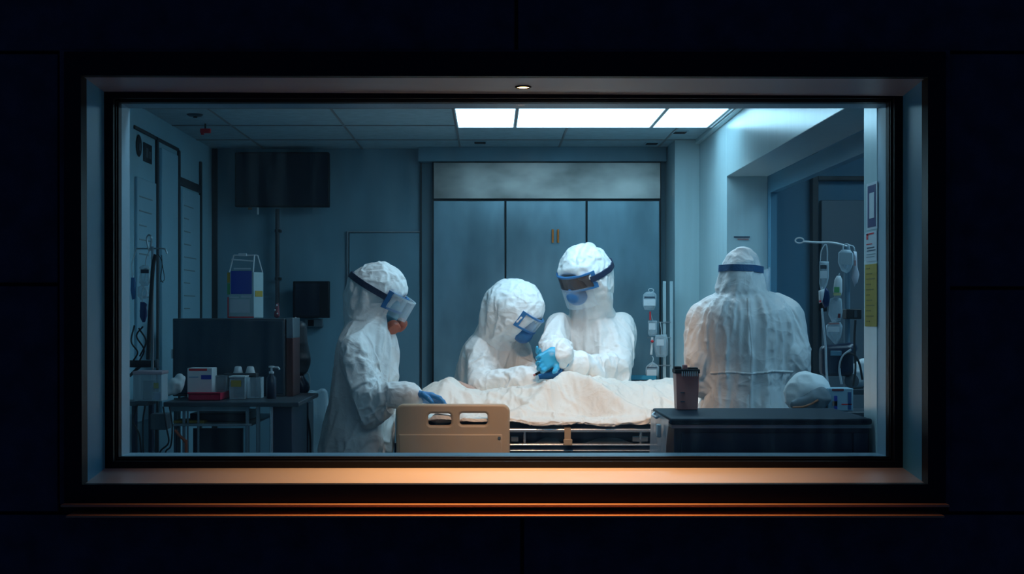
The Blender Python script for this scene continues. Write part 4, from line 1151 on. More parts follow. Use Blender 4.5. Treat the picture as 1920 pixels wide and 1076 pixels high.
MB().box((lo[0], lo[1], zs + .0005), (hi[0], hi[1], zs + .010)).build('cover', mat('ochre_card', (.22, .16, .03), .6), t, bevel=.001)
MB().tube([P(328, 806, DT0 - .012), P(336, 816, DT0 - .012), P(347, 828, DT0 - .012), P(349, 850, DT0 - .012), P(349, 1100, DT0 - .012)], .006, 8, 6).build('orange_strap', M_orange, None)
o = bpy.data.objects['orange_strap']; setp(o, 'orange strap hanging down beside a post under the bench', 'strap')

# dark equipment cabinet standing at the back of the bench
DE = 5.98
lo, hi = pb(323, 597, 534, 744, DE, .24); ze = hi[2]
eq = thing('equipment_cabinet', 'wide dark flat-fronted equipment cabinet at the back of the bench', 'cabinet', ((lo[0] + hi[0]) / 2, DE + .12, ZT))
MB().box((lo[0], DE + .008, ZT + .001), (hi[0], DE + .24, ze)).build('body', M_equip, eq, bevel=.004)
MB().box((lo[0] + .006, DE, ZT + .012), (hi[0] - .006, DE + .010, ze - .008)).build('front', mat('dark_front_glass', (.030, .055, .080), .25), eq, bevel=.003)
a, b = P(321, 656, DE - .004), P(323, 672, DE - .004)
MB().box((lo[0] - .003, DE - .008, b[2]), (lo[0] + .003, DE + .006, P(0, 655, DE)[2])).build('latch', M_chrome, eq)
lo2, hi2 = pb(535, 596, 549, 744, DE, .22)
pt = thing('upright_panel', 'narrow upright grey panel with red lower band beside the dark cabinet', 'panel', ((lo2[0] + hi2[0]) / 2, DE + .1, ZT))
zr = P(0, 634, DE)[2]
MB().box((lo2[0] + .002, DE + .01, zr), (hi2[0], DE + .22, hi2[2])).build('panel', M_dullsteel, pt, bevel=.002)
MB().box((lo2[0] + .002, DE + .01, ZT + .001), (hi2[0], DE + .22, zr)).build('lower_band', mat('dark_red_panel', (.10, .035, .03), .4), pt, bevel=.002)

# carton-shaped info stand on the cabinet
cs = thing('carton_stand', 'carton-shaped stand with a blue front on top of the dark cabinet', 'stand', (*P(458, 592, DE + .12)[:2], ze))
d = DE + .06
def q(px, py, dd=d): return P(px, py, dd)
b0, b1 = q(427, 592)[2], q(427, 510)[2]
b0 = ze + .002
fr = MB()
x0, x1, xs_ = q(427, 0)[0], q(476, 0)[0], q(489, 0)[0]
body = MB().hexa([(x0, d, b0), (x1, d, b0), (xs_, d + .07, b0), (x0 + .02, d + .07, b0), (x0 + .004, d, b1), (x1, d, b1), (xs_, d + .07, b1), (x0 + .02, d + .07, b1)])
body.build('carton', mat('pale_card', (.40, .55, .58), .6), cs, bevel=.002)
xt0, xt1 = q(436, 0)[0], q(480, 0)[0]; zt2 = q(0, 478)[2]
for a_, b_ in (((x0 + .006, d + .004, b1), (xt0, d + .03, zt2)), ((x1 - .004, d + .004, b1), (xt1 - .012, d + .03, zt2)), ((xs_ - .004, d + .066, b1), (xt1, d + .04, zt2)),
               ((xt0, d + .03, zt2), (xt1, d + .035, zt2)), ((x0 + .012, d + .02, q(0, 486)[2]), (x1 - .008, d + .024, q(0, 489)[2]))):
    MB().tube([a_, b_], .003, 8).build('top_frame', M_white, cs)
lo, hi = pb(447, 475, 462, 480, d + .02, .01); MB().box(lo, hi).build('clip', M_white, cs, bevel=.001)
lo, hi = pb(433, 508, 472, 551, d - .002, .004); MB().box(lo, hi).build('blue_front', M_blue, cs)
MB().box(*pb(438, 502, 470, 505, d - .003, .003)).build('headline', M_paper, cs)
MB().box(*pb(430, 556, 447, 559, d - .003, .003)).build('caption', M_paper, cs); MB().box(*pb(452, 554, 470, 558, d - .003, .003)).build('caption', M_paper, cs)
lo, hi = pb(431, 561, 468, 586, d - .002, .004); MB().box(lo, hi).build('white_front', M_paper, cs)
MB().box(*pb(426, 511, 431, 530, d - .002, .004)).build('yellow_tab', M_yellow, cs); MB().box(*pb(426, 531, 431, 552, d - .002, .004)).build('green_tab', M_green, cs)
MB().box((x0 - .001, d - .002, b0), (x1, d + .001, b0 + .006)).build('red_edge', M_redp, cs)
MB().box((x0 - .001, d - .002, b0), (x0 + .004, d + .001, q(0, 557)[2])).build('red_edge', M_redp, cs)
MB().hexa([(x1 + .003, d + .008, q(0, 556)[2]), (xs_ - .004, d + .058, q(0, 556)[2]), (xs_ - .002, d + .061, q(0, 556)[2]), (x1 + .005, d + .007, q(0, 556)[2]),
           (x1 + .003, d + .008, q(0, 545)[2]), (xs_ - .004, d + .058, q(0, 545)[2]), (xs_ - .002, d + .061, q(0, 545)[2]), (x1 + .005, d + .007, q(0, 545)[2])]).build('yellow_label', M_yellow, cs)

# things on the bench
def carton(name, label, cat, x0, y0, x1, y1, d, dep, m, bands, zb=None):
    lo, hi = pb(x0, y0, x1, y1, d, dep); z0 = (ZT if zb is None else zb) + .001
    t = thing(name, label, cat, ((lo[0] + hi[0]) / 2, d + dep / 2, z0))
    MB().box((lo[0], d, z0), hi).build('body', m, t, bevel=.003)
    for nm, a, b, c, e, mm in bands: MB().box(*pb(a, b, c, e, d - .0015, .003)).build(nm, mm, t)
    return t
def zof(py, d): return E - (py - VY) / F * d
# red tray, white box on it
lo, hi = pb(353, 727, 413, 740, 5.72, .22); zt_r = ZT + .030
tr = thing('tray', 'shallow red plastic tray at the front of the bench', 'tray', ((lo[0] + hi[0]) / 2, 5.83, ZT))
v0 = ZT + .001; mb = MB(); mb.box((lo[0], 5.72, v0), (hi[0], 5.94, v0 + .004))
for a, b in (((lo[0], 5.72), (hi[0], 5.725)), ((lo[0], 5.935), (hi[0], 5.94)), ((lo[0], 5.72), (lo[0] + .005, 5.94)), ((hi[0] - .005, 5.72), (hi[0], 5.94))):
    mb.box((*a, v0), (*b, zt_r))
mb.build('tray_body', M_red, tr, bevel=.0015)
MB().tube([(lo[0] - .002, 5.717, zt_r), (hi[0] + .002, 5.717, zt_r)], .004, 8).build('rim', M_red, tr)
carton('box', 'white cardboard box with red top edge and blue print standing in the red tray', 'box', 351, 690, 398, 728, 5.80, .10, M_white,
       [('red_stripe', 354, 691, 388, 695, M_redp), ('blue_print', 377, 703, 396, 711, M_blue), ('blue_print', 354, 706, 372, 708, mat('pale_blue', (.2, .4, .6), .6))], zb=ZT + .006)
def tub(name, label, x0, y0, x1, y1, d, m, lidm=None, lab=None):
    a, b = P(x0, y1, d), P(x1, y0, d); c = ((a[0] + b[0]) / 2, d + .05, ZT + .001); w_ = (b[0] - a[0]) / 2; h = b[2] - ZT - .002
    t = thing(name, label, 'container', c); y0_, y1_ = d, d + .09
    mb = MB(); th = .002
    mb.box((a[0], y0_, ZT + .001), (b[0], y1_, ZT + .003)); mb.box((a[0], y0_, ZT + .001), (a[0] + th, y1_, b[2])); mb.box((b[0] - th, y0_, ZT + .001), (b[0], y1_, b[2]))
    mb.box((a[0], y0_, ZT + .001), (b[0], y0_ + th, b[2])); mb.box((a[0], y1_ - th, ZT + .001), (b[0], y1_, b[2])); mb.build('tub', m, t, bevel=.001)
    if lidm: MB().box((a[0] - .002, y0_ - .002, b[2] - .002), (b[0] + .002, y1_ + .002, b[2] + .004)).build('lid', lidm, t, bevel=.0015)
    if lab: MB().box(*pb(*lab[:4], d - .0015, .001)).build('label', lab[4], t)
    return t
tub('container', 'clear container with a yellow label right of the red tray', 430, 707, 459, 736, 5.80, M_tubplastic, M_white, (433, 713, 452, 725, M_yellow))
tub('container', 'small grey-blue lidded tub between the white box and the yellow-labelled container', 399, 706, 424, 728, 5.87, M_tubplastic, M_dullsteel)
tub('container', 'dark low tub right of the yellow-labelled container', 463, 708, 488, 738, 5.84, M_bag)
# shelf-height row behind: white cups and a pump bottle
def riser():
    lo, hi = pb(420, 700, 480, 704, 5.90, .07); t = thing('riser_shelf', 'small dark riser shelf at the back of the bench under two white cups', 'shelf', ((lo[0] + hi[0]) / 2, 5.93, ZT))
    MB().box(lo, hi).build('shelf', M_equip, t)
    for x in (lo[0] + .004, hi[0] - .004): MB().box((x - .004, 5.905, ZT + .001), (x + .004, 5.965, lo[2])).build('leg', M_equip, t)
    return hi[2]
zr = riser()
for k, (px, lb) in enumerate(((446, 'white upturned cup on the riser shelf, left of its twin'), (469, 'white upturned cup on the riser shelf, nearer the pump bottle'))):
    x = P(px, 0, 5.93)[0]; t = thing('cup', lb, 'cup', (x, 5.935, zr), 'white cups on the riser')
    MB().lathe([(.018, 0), (.019, .004), (.014, .024), (.011, .027), (.001, .028)], (x, 5.935, zr + .0005), 20).build('cup_body', M_white, t)
    MB().lathe([(.019, .0), (.0205, .002), (.019, .004)], (x, 5.935, zr + .0005), 20).build('rim', M_white, t)
x = P(509, 0, 5.85)[0]; t = thing('pump_bottle', 'dark pump bottle with a white head at the right end of the bench', 'bottle', (x, 5.85, ZT))
zt3 = zof(700, 5.85)
MB().lathe([(.018, 0), (.020, .005), (.020, zt3 - ZT - .02), (.009, zt3 - ZT - .006), (.009, zt3 - ZT)], (x, 5.85, ZT + .001), 20).build('bottle_body', M_navy, t)
mb = MB().lathe([(.010, 0), (.010, .008), (.004, .010), (.004, .022), (.012, .024), (.012, .030), (.001, .031)], (x, 5.85, zt3), 16)
mb.tube([(x, 5.85, zt3 + .026), (x + .03, 5.84, zt3 + .024), (x + .034, 5.84, zt3 + .016)], .004, 8); mb.build('pump_head', M_white, t)
# crumpled cloth at the left end of the bench
cc = P(327, 730, 5.74); ax3 = np.eye(3)
cl = sdf_obj('cloth', lambda p: smin(rcone(p, cc + (-.04, 0, -.012), cc + (.0, .01, .012), .018, .024), rcone(p, cc + (0, .01, .012), cc + (.018, .02, .04), .022, .018), .02),
             cc - .1, cc + .1, .005, M_white, None, lambda v: .006 * ridge(v * 40))
setp(cl, 'crumpled white cloth standing at the left end of the bench', 'cloth')

# left trolley with clear box and infusion stand
DL = 5.40
zl_ = zof(753, DL)
lx0, lx1 = -1.43, -1.285
tly = thing('trolley', 'small dark trolley in the left corner under the clear plastic box', 'trolley', ((lx0 + lx1) / 2, DL + .12, 0))
MB().box((lx0, DL, zl_ - .016), (lx1, DL + .135, zl_)).build('top', M_equip, tly, bevel=.003)
for x, y in ((lx0 + .035, DL + .02), (lx1 - .055, DL + .02), (lx0 + .035, DL + .115), (lx1 - .015, DL + .115)):
    MB().cyl((x, y, .02), (x, y, zl_ - .016), .011, seg=12).build('post', M_navy, tly)
lo, hi = pb(281, 776, 312, 806, DL + .02, .08)
MB().box(lo, hi).build('control_unit', M_equip, tly, bevel=.004)
MB().box((lx0 + .03, DL + .02, .25), (lx1 - .02, DL + .115, .265)).build('lower_shelf', M_equip, tly)
lo, hi = pb(250, 699, 303, 752, DL + .012, .105)
cb = thing('storage_box', 'clear plastic storage box with reddish lid on the small left trolley', 'box', ((lo[0] + hi[0]) / 2, DL + .09, zl_))
mb = MB(); z0 = zl_ + .001; th = .003
for a, b in (((lo[0], lo[1]), (hi[0], lo[1] + th)), ((lo[0], hi[1] - th), (hi[0], hi[1])), ((lo[0], lo[1]), (lo[0] + th, hi[1])), ((hi[0] - th, lo[1]), (hi[0], hi[1]))): mb.box((*a, z0), (*b, hi[2]))
mb.box((lo[0], lo[1], z0), (hi[0], hi[1], z0 + th)); mb.build('tub', M_tubplastic, cb)
MB().box((lo[0] - .003, lo[1] - .003, hi[2] - .006), (hi[0] + .003, hi[1] + .003, hi[2] + .006)).build('lid', mat('dusty_pink_lid', (.42, .32, .36), .4), cb, bevel=.003)
MB().box((lo[0] + .03, lo[1] + .02, z0 + .004), (lo[0] + .065, hi[1] - .02, hi[2] - .03)).build('contents', M_navy, cb, bevel=.003)
MB().box((lo[0] + .068, lo[1] + .02, z0 + .004), (hi[0] - .006, hi[1] - .02, z0 + .03)).build('contents', mat('blue_pack', (.05, .10, .28), .5), cb, bevel=.003)
MB().box(*pb(288, 718, 297, 728, DL + .0105, .0015)).build('label', mat('olive_label', (.3, .3, .12), .6), cb)
lo, hi = pb(304, 711, 314, 735, DL + .10, .004)
# infusion stand on the left
DI = 5.56
iv = thing('infusion_stand', 'slim steel infusion stand with hooks and a dark leaning pole by the left wall', 'stand', (*P(286, 0, DI)[:2], 0))
xp = P(286, 0, DI)[0]
MB().cyl((xp, DI, .04), (xp, DI, zof(462, DI)), .0055, seg=12).build('pole', M_dullsteel, iv)
mb = MB(); mb.tube([P(255, 466, DI), P(270, 466, DI), P(305, 466, DI), P(311, 470, DI), P(313, 476, DI)], .0028, 8, 4); mb.build('hook_bar', M_dullsteel, iv)
mb = MB(); mb.tube([P(280, 472, DI), P(275, 450, DI), P(277, 442, DI), P(281, 441, DI), P(284, 448, DI), P(282, 470, DI)], .0032, 8, 5); mb.build('loop_hook', M_dullsteel, iv)
mb = MB(); mb.tube([P(292, 477, DI - .02), P(287, 500, DI - .02), P(283, 560, DI - .02), P(280, 620, DI - .02), P(278, 674, DI - .02)], .0075, 10, 5, .0085); mb.build('leaning_pole', M_rubber, iv)
for k in range(4):
    a = k * math.pi / 2 + .4; MB().tube([(xp, DI, .05), (xp + .09 * math.cos(a), DI + .09 * math.sin(a), .03)], .008, 8).build('foot', M_dullsteel, iv)
def iv_bag(label, outline, d, m, bands=(), hang=None, group='infusion bags', dep=.022, name='infusion_bag'):
    """pillow-shaped plastic bag from a pixel outline, thick in the middle"""
    pts = np.array([P(x, y, d) for x, y in outline]); c = pts.mean(0)
    t = thing(name, label, 'bag', (c[0], d, pts[:, 2].min()), group)
    V = []; N = len(pts); rings = [(1.0, 0), (.93, .5), (.72, .86), (.4, 1.0)]
    for sg in (-1, 1):
        for s, h in rings: V += [c + (p - c) * s + np.array((0, sg * h * dep / 2, 0)) for p in pts]
        V.append(c + np.array((0, sg * dep / 2 * 1.02, 0)))
    Fs = []; M_ = N * len(rings) + 1
    for k in (0, 1):
        o = k * M_
        for r_ in range(len(rings) - 1):
            for i in range(N): Fs.append((o + r_ * N + i, o + r_ * N + (i + 1) % N, o + (r_ + 1) * N + (i + 1) % N, o + (r_ + 1) * N + i))
        for i in range(N): Fs.append((o + (len(rings) - 1) * N + i, o + (len(rings) - 1) * N + (i + 1) % N, o + M_ - 1))
    for i in range(N): Fs.append((i, (i + 1) % N, M_ + (i + 1) % N, M_ + i))
    mesh_obj('pouch', V, Fs, m, t, smooth=70)
    for nm, x0, y0, x1, y1, mm in bands: MB().box(*pb(x0, y0, x1, y1, d - dep / 2 - .0012, .0012)).build(nm, mm, t)
    if hang is not None: MB().tube([P(*h_, d) for h_ in hang], .0022, 8, 4).build('hanger', M_tube, t)
    return t
iv_bag('pale infusion bag with a dark band on the left stand', [(262, 500), (268, 497), (278, 498), (281, 505), (281, 530), (277, 536), (266, 536), (261, 528)], DI + .02, M_bag,
       [('dark_band', 264, 505, 279, 512, M_navy)], [(272, 500), (274, 485), (279, 472)], 'bags on the left stand')
iv_bag('drooping infusion bag with blue-black fluid low on the left stand', [(263, 566), (270, 566), (276, 570), (276, 592), (272, 604), (267, 604), (262, 594)], DI + .03, M_darkfluid,
       [], [(268, 568), (266, 552), (270, 536)], 'bags on the left stand')
iv_bag('crumpled clear bag between the two others on the left stand', [(258, 538), (266, 534), (276, 537), (279, 550), (274, 560), (264, 562), (258, 555)], DI + .06, M_bag, [], [(268, 540), (272, 520), (276, 500)], 'bags on the left stand')
iv_bag('small dark bag hanging furthest left on the left stand', [(246, 520), (253, 520), (255, 530), (254, 560), (248, 562), (245, 545)], DI + .05, M_maskblue, [], [(249, 522), (247, 495), (256, 467)], 'bags on the left stand')
mb = MB(); mb.tube([P(303, 478, DI), P(304, 500, DI), P(301, 522, DI), P(306, 530, DI)], .0016, 6, 5); mb.tube([P(294, 474, DI), P(302, 486, DI), P(305, 500, DI), P(308, 524, DI), P(300, 528, DI)], .0014, 6, 5)
setp(mb.build('drip_line', M_rubber), 'thin dark drip line looping down from the left stand', 'tube')
arm = thing('cable_boom', 'thick black horizontal boom below the left infusion bags', 'boom', P(265, 682, DI))
mb = MB(); mb.tube([P(243, 682, DI + .03), P(292, 682, DI + .03)], .014, 16); mb.build('arm_tube', M_rubber, arm)
MB().lathe([(.016, 0), (.018, .003), (.018, .008), (.014, .010)], P(292, 682, DI + .03), 20, (1, 0, 0)).build('end_cap', M_equip, arm)
MB().tube([P(243, 705, DI + .03), P(252, 696, DI + .03), P(266, 684, DI + .03)], .006, 8).build('brace', M_rubber, arm)
random.seed(11)
for k, pts in enumerate(([(252, 610), (246, 640), (258, 660), (250, 676)], [(268, 612), (256, 630), (270, 655), (262, 676)], [(260, 615), (274, 640), (262, 668)],
                         [(258, 758), (250, 790), (262, 820), (268, 900)], [(306, 762), (312, 800), (316, 830), (300, 848), (304, 880)], [(318, 762), (323, 800), (320, 836), (310, 850), (312, 900)], [(272, 760), (268, 800), (270, 900)])):
    d_ = DI + .02 if k < 3 else DL - .012
    lbl = ['black cable loop above the arm, left of the bunch', 'black cable loop above the arm in the middle of the bunch', 'black cable loop above the arm beside the leaning pole',
           'black cable hanging in front of the left trolley post', 'black cable hanging under the trolley control unit', 'outermost black cable between trolley and bench', 'short black cable at the left trolley post'][k]
    c = MB().tube([P(x, y, d_) for x, y in pts], .0032, 8, 6).build('cable', M_rubber); setp(c, lbl, 'cable', 'cables in the left corner')

# television and small wall monitor on the back wall
dTV = 7.36
lo, hi = pb(440, 285, 617, 388, dTV, .05)
tv = thing('television', 'large dark switched-off television high on the back wall', 'television', ((lo[0] + hi[0]) / 2, 7.40, lo[2]))
MB().box(lo, hi).build('case', M_black, tv, bevel=.006)
MB().box((lo[0] + .008, dTV - .002, lo[2] + .010), (hi[0] - .008, dTV + .01, hi[2] - .008)).build('screen', M_screen, tv)
MB().box((lo[0] + .15, dTV + .05, lo[2] + .08), (hi[0] - .15, YB, hi[2] - .08)).build('wall_mount', M_black, tv)
for a, b, m in ((465, 472, M_brown), (482, 485, M_white)): MB().box(*pb(a, 389, b, 402 if a == 482 else 393, dTV + .01, .008)).build('connector', m, tv)
lo, hi = pb(516, 392, 524, 560, 7.44, .02)
tp = thing('conduit_pole', 'dark vertical pole on the wall below the television', 'pole', (P(520, 0, 7.45)[0], 7.45, lo[2]))
MB().cyl((P(520, 0, 7.45)[0], 7.45, ze + .02), (P(520, 0, 7.45)[0], 7.45, P(0, 392, 7.45)[2]), .011, seg=14).build('pole', mat('dark_pole', (.03, .03, .04), .5), tp)
for py in (430, 520): MB().box(*pb(515, py, 525, py + 5, 7.44, .06)).build('bracket', M_black, tp)
bt = thing('cloth_bundle', 'small dark red and white bundle at the lower end of the pole', 'bundle', (P(519, 0, 6.05)[0], 6.06, ze))
b_ = P(519, 592, 6.06); mb = MB()
sdf_obj('pouch', lambda p: rcone(p, np.array((b_[0], 6.06, ze + .014)), np.array((b_[0] + .002, 6.06, ze + .06)), .013, .006), (b_[0] - .03, 6.03, ze - .002), (b_[0] + .03, 6.09, ze + .08), .004, mat('dark_red_cloth', (.16, .02, .04), .6), bt)
for x, z in ((.002, .055), (-.006, .035), (.004, .02)): MB().lathe([(.001, -.004), (.004, 0), (.001, .004)], (b_[0] + x, 6.048, ze + z), 10).build('bead', M_white, bt)
lo, hi = pb(549, 527, 617, 596, 7.38, .05)
mo = thing('monitor', 'small dark square monitor on the back wall behind the profile worker', 'monitor', ((lo[0] + hi[0]) / 2, 7.4, lo[2]))
MB().box(lo, hi).build('case', M_black, mo, bevel=.004); MB().box((lo[0] + .012, 7.378, lo[2] + .012), (hi[0] - .05, 7.384, hi[2] - .012)).build('screen', M_screen, mo)
MB().box((lo[0] + .05, 7.43, lo[2] + .05), (hi[0] - .05, YB, hi[2] - .05)).build('wall_mount', M_black, mo)
lo, hi = pb(570, 598, 604, 613, 7.44, .045)
sw = thing('switch_box', 'small pale wall switch box under the square monitor', 'switch', ((lo[0] + hi[0]) / 2, 7.46, lo[2]))
MB().box((lo[0], 7.455, lo[2]), (hi[0], YB, hi[2])).build('plate', M_dullsteel, sw, bevel=.003); MB().box(*pb(577, 600, 588, 611, 7.448, .01)).build('switch', M_black, sw, bevel=.002)
# dark devices and bags between bench and the profile worker
def soft(name, label, cat, parts_, h, m, disp=None, k=.03):
    lo = np.min([np.minimum(a - ra, b - rb) for a, b, ra, rb in parts_], 0) - .02; hi = np.max([np.maximum(a + ra, b + rb) for a, b, ra, rb in parts_], 0) + .02
    def fn(p):
        v = rcone(p, *parts_[0])
        for q_ in parts_[1:]: v = smin(v, rcone(p, *q_), k)
        return v
    o = sdf_obj(name, fn, lo, hi, h, m, None, disp); setp(o, label, cat); return o
dd = 6.42
soft('gear_bag', 'dark padded gear bag hanging beside the upright panel', 'bag', [(P(562, 615, dd), P(562, 690, dd), .030, .034), (P(556, 640, dd), P(568, 675, dd), .03, .03)], .009, M_equip, lambda v: .004 * ridge(v * 18))
hk = MB().tube([P(558, 742, dd), P(572, 740, dd), P(580, 720, dd), P(578, 700, dd), P(566, 704, dd)], .004, 8, 5).build('clear_hose', M_tube); setp(hk, 'clear hose ring below the dark gear bag', 'hose')
soft('mask_device', 'dark rounded breathing device below the gear bag', 'device', [(P(560, 712, dd), P(566, 726, dd), .032, .036)], .008, M_navy)
soft('paper_towel', 'crumpled white paper towel on top of the gear bag', 'towel', [(P(553, 606, dd), P(558, 622, dd), .012, .012), (P(556, 598, dd), P(553, 610, dd), .006, .012)], .005, M_white, lambda v: .004 * ridge(v * 50))
MB().box(*pb(552, 628, 557, 648, dd - .045, .006)).build('blue_clip', mat('bright_blue_clip', (.03, .22, .6), .4)); setp(bpy.data.objects['blue_clip'], 'bright blue clip on the front of the gear bag', 'clip')
lo, hi = pb(549, 752, 578, 860, dd, .2)
dc = thing('power_cart', 'narrow dark cart with a curved cable between bench and worker', 'cart', ((lo[0] + hi[0]) / 2, dd + .1, 0))
MB().box((lo[0], lo[1], .06), hi).build('body', M_navy, dc, bevel=.012)
for x in (lo[0] + .02, hi[0] - .02): MB().cyl((x - .01, dd + .1, .03), (x + .01, dd + .1, .03), .03).build('wheel', M_rubber, dc)
MB().tube([P(570, 764, dd - .01), P(578, 790, dd - .01), P(582, 830, dd - .01), P(581, 900, dd - .01)], .005, 8, 5).build('cable', M_rubber, dc)
soft('waste_bag', 'limp pale plastic bag slumped behind the profile worker', 'bag', [(P(585, 745, 6.75), P(588, 860, 6.75), .03, .07), (P(606, 738, 6.75), P(604, 860, 6.75), .025, .06), (P(588, 860, 6.75), P(590, 1125, 6.75), .07, .08)], .010, M_bag, lambda v: .008 * ridge(v * (16, 16, 5)))

# left wall: boards with faint writing, frames, sign
random.seed(5)
def lw(px, py): d_ = wl(px); return np.array((XL, d_, zof(py, d_)))
wbs = []
for (a, b, t_, bt_, lbl) in ((297, 331, 276, 600, 'tall white wall board between the two nearer dark posts'), (336, 372, 352, 600, 'white wall board under the dark crossbar, nearer the back wall'),
                             (250, 290, 330, 640, 'white wall board nearest the window on the left wall')):
    ya_, yb2 = wl(a), wl(b); z1_, z0_ = zof(t_, ya_), .95
    z1_ = min(z1_, zof(t_, yb2)) if a == 336 else z1_
    w_ = thing('wall_board', lbl, 'board', (XL, (ya_ + yb2) / 2, z0_), 'wall boards')
    MB().box((XL + .001, ya_ + .02, z0_), (XL + .012, yb2 - .02, z1_)).build('board', M_board, w_, bevel=.002)
    mb = MB()
    for k in range(15 if a != 250 else 9):
        z = z1_ - .08 - k * (z1_ - z0_ - .12) / 15; ln = random.uniform(.3, .85) * (yb2 - ya_ - .1); y = ya_ + .05
        mb.box((XL + .012, y, z), (XL + .0132, y + ln, z + .005))
    if a != 297: mb.build('handwriting', M_inkf, w_)
for (a, b, t_, bt_, lbl, m) in ((268, 283, 266, 302, 'small dark-framed square picture high on the left wall', M_screen),):
    ya_, yb2 = wl(a), wl(b); t = thing('framed_notice', lbl, 'frame', (XL, ya_, zof(bt_, ya_)))
    z1_, z0_ = zof(t_, ya_), zof(bt_, ya_)
    MB().box((XL + .001, ya_, z0_), (XL + .005, yb2, z1_)).build('frame', M_black, t, bevel=.002)
    MB().box((XL + .004, ya_ + .03, z0_ + .02), (XL + .0062, (ya_ + yb2) / 2, z1_ - .02)).build('picture', M_equip, t)
    MB().box((XL + .004, (ya_ + yb2) / 2 + .01, z0_ + .02), (XL + .0062, yb2 - .02, z1_ - .03)).build('picture', M_equip, t)
c = lw(259, 273); t = thing('wall_fitting', 'small dark oval fitting beside the framed notice on the left wall', 'fitting', c)
V = MB().lathe([(.001, .0), (.05, .001), (.054, .003), (.05, .006), (.001, .007)], c, 28, (1, 0, 0))
V.v = [(x, c[1] + (y - c[1]) * .8, c[2] + (z - c[2]) * .85) for x, y, z in V.v]; V.build('case', M_black, t)
MB().box((XL + .006, c[1] - .012, c[2] - .02), (XL + .0078, c[1] + .012, c[2] + .012)).build('window', M_equip, t)

# ceiling fittings
def ceil(px, py): d_ = (ZC - E) * F / (VY - py); return np.array(((px - VX) / F * d_, d_, ZC))
c = ceil(366, 214); t = thing('smoke_detector', 'small dark round smoke detector on the left of the ceiling', 'detector', c)
MB().lathe([(.034, -.001), (.034, -.004), (.026, -.010), (.001, -.012)], c, 28).build('housing', M_equip, t); MB().lathe([(.009, -.011), (.009, -.015), (.001, -.016)], c, 14).build('sensor', M_black, t)
c = P(385, 247, 6.5); t = thing('alarm_sign', 'small red alarm sign hanging from the ceiling near the left corner', 'sign', (c[0], c[1], c[2]))
MB().box((c[0] - .022, 6.49, c[2] - .006), (c[0] + .024, 6.51, c[2] + .014)).build('panel', M_redp, t, bevel=.002); MB().cyl((c[0], 6.5, c[2] + .014), (c[0], 6.5, ZC), .004, seg=8).build('rod', M_dark, t)
MB().box((c[0] - .018, 6.489, c[2] - .014), (c[0] - .006, 6.505, c[2] - .004)).build('tag', M_redp, t)
for k, (px, py, lb) in enumerate(((1275, 247, 'slim dark ceiling vent near the corner column'), (1222, 268, 'small dark ceiling vent above the right end of the cabinet'), (900, 266, 'thin dark ceiling vent above the left end of the cabinet'))):
    c = ceil(px, py); t = thing('ceiling_vent', lb, 'vent', c, 'ceiling vents')
    MB().box((c[0] - .035, c[1] - .05, ZC - .004), (c[0] + .035, c[1] + .05, ZC - .0005)).build('frame', M_ceil, t)
    for j in range(3): MB().box((c[0] - .028, c[1] - .035 + j * .028, ZC - .006), (c[0] + .028, c[1] - .020 + j * .028, ZC - .004)).build('slot', M_black, t)

# ================================================================== RIGHT SIDE
# wall rail and drip bags by the corner column
dv = 7.02
rl = thing('wall_rail', 'twin clear vertical wall rails by the corner column behind the drip bags', 'rail', (P(1254, 0, dv)[0], dv, 0))
for px in (1246, 1259): MB().box((P(px - 3, 0, dv)[0], dv, .8), (P(px + 3, 0, dv)[0], dv + .012, zof(527, dv))).build('upright', mat('pale_rail', (.45, .58, .62), .3), rl, bevel=.002)
for py in (603, 632, 684): MB().box(*pb(1214, py, 1258, py + 2, dv - .004, .006)).build('crossbar', M_dullsteel, rl)
MB().box((P(1243, 0, dv)[0], dv + .01, 0), (P(1262, 0, dv)[0], dv + .05, .8)).build('base', M_equip, rl)
G = 'drip bags by the column'
iv_bag('top drip bag with a dark label line, left of the column', [(1206, 552), (1212, 547), (1225, 547), (1231, 552), (1230, 572), (1226, 581), (1208, 581), (1205, 570)], dv - .06, M_bag,
       [('label', 1208, 556, 1228, 559, M_ink), ('paper_label', 1207, 561, 1229, 573, M_paper)], [(1218, 549), (1216, 543), (1221, 541), (1226, 544), (1222, 549)], G)
iv_bag('pale drip bag second from the top by the column', [(1215, 601), (1232, 601), (1232, 626), (1228, 630), (1218, 630), (1215, 626)], dv - .03, M_bag, [('paper_label', 1217, 606, 1229, 618, M_paper)], [(1224, 602), (1221, 592), (1219, 582)], G)
iv_bag('wide drip bag with a round label above the lowest one', [(1229, 628), (1250, 627), (1253, 640), (1252, 666), (1246, 670), (1230, 669), (1226, 650)], dv - .035, M_bag, [('paper_label', 1231, 636, 1245, 648, M_paper)], [(1240, 629), (1240, 618), (1238, 604)], G)
iv_bag('lowest drip bag standing just above the teal tray', [(1211, 688), (1217, 682), (1223, 678), (1230, 682), (1236, 688), (1234, 706), (1230, 710), (1214, 710), (1210, 700)], dv - .06, M_bag, [('label', 1213, 688, 1232, 690, M_ink), ('paper_label', 1213, 693, 1231, 705, M_paper)], [(1223, 680), (1225, 672), (1222, 668)], G)
mb = MB(); mb.tube([P(1219, 584, dv - .05), P(1219, 600, dv - .05)], .004, 8); setp(mb.build('drip_valve', M_redp), 'small red drip valve between the top two bags', 'valve')
mb = MB(); mb.tube([P(1223, 632, dv - .05), P(1222, 650, dv - .05), P(1221, 665, dv - .05)], .006, 8, 4); setp(mb.build('drip_chamber', M_white), 'pale drip chamber left of the wide drip bag', 'tube')
mb = MB(); mb.lathe([(.001, -.008), (.010, 0), (.001, .008)], P(1223, 640, dv - .066), 14); setp(mb.build('valve_knob', M_redp), 'red round valve knob on the drip chamber', 'knob')
lo, hi = pb(1180, 703, 1232, 713, dv - .085, .07)
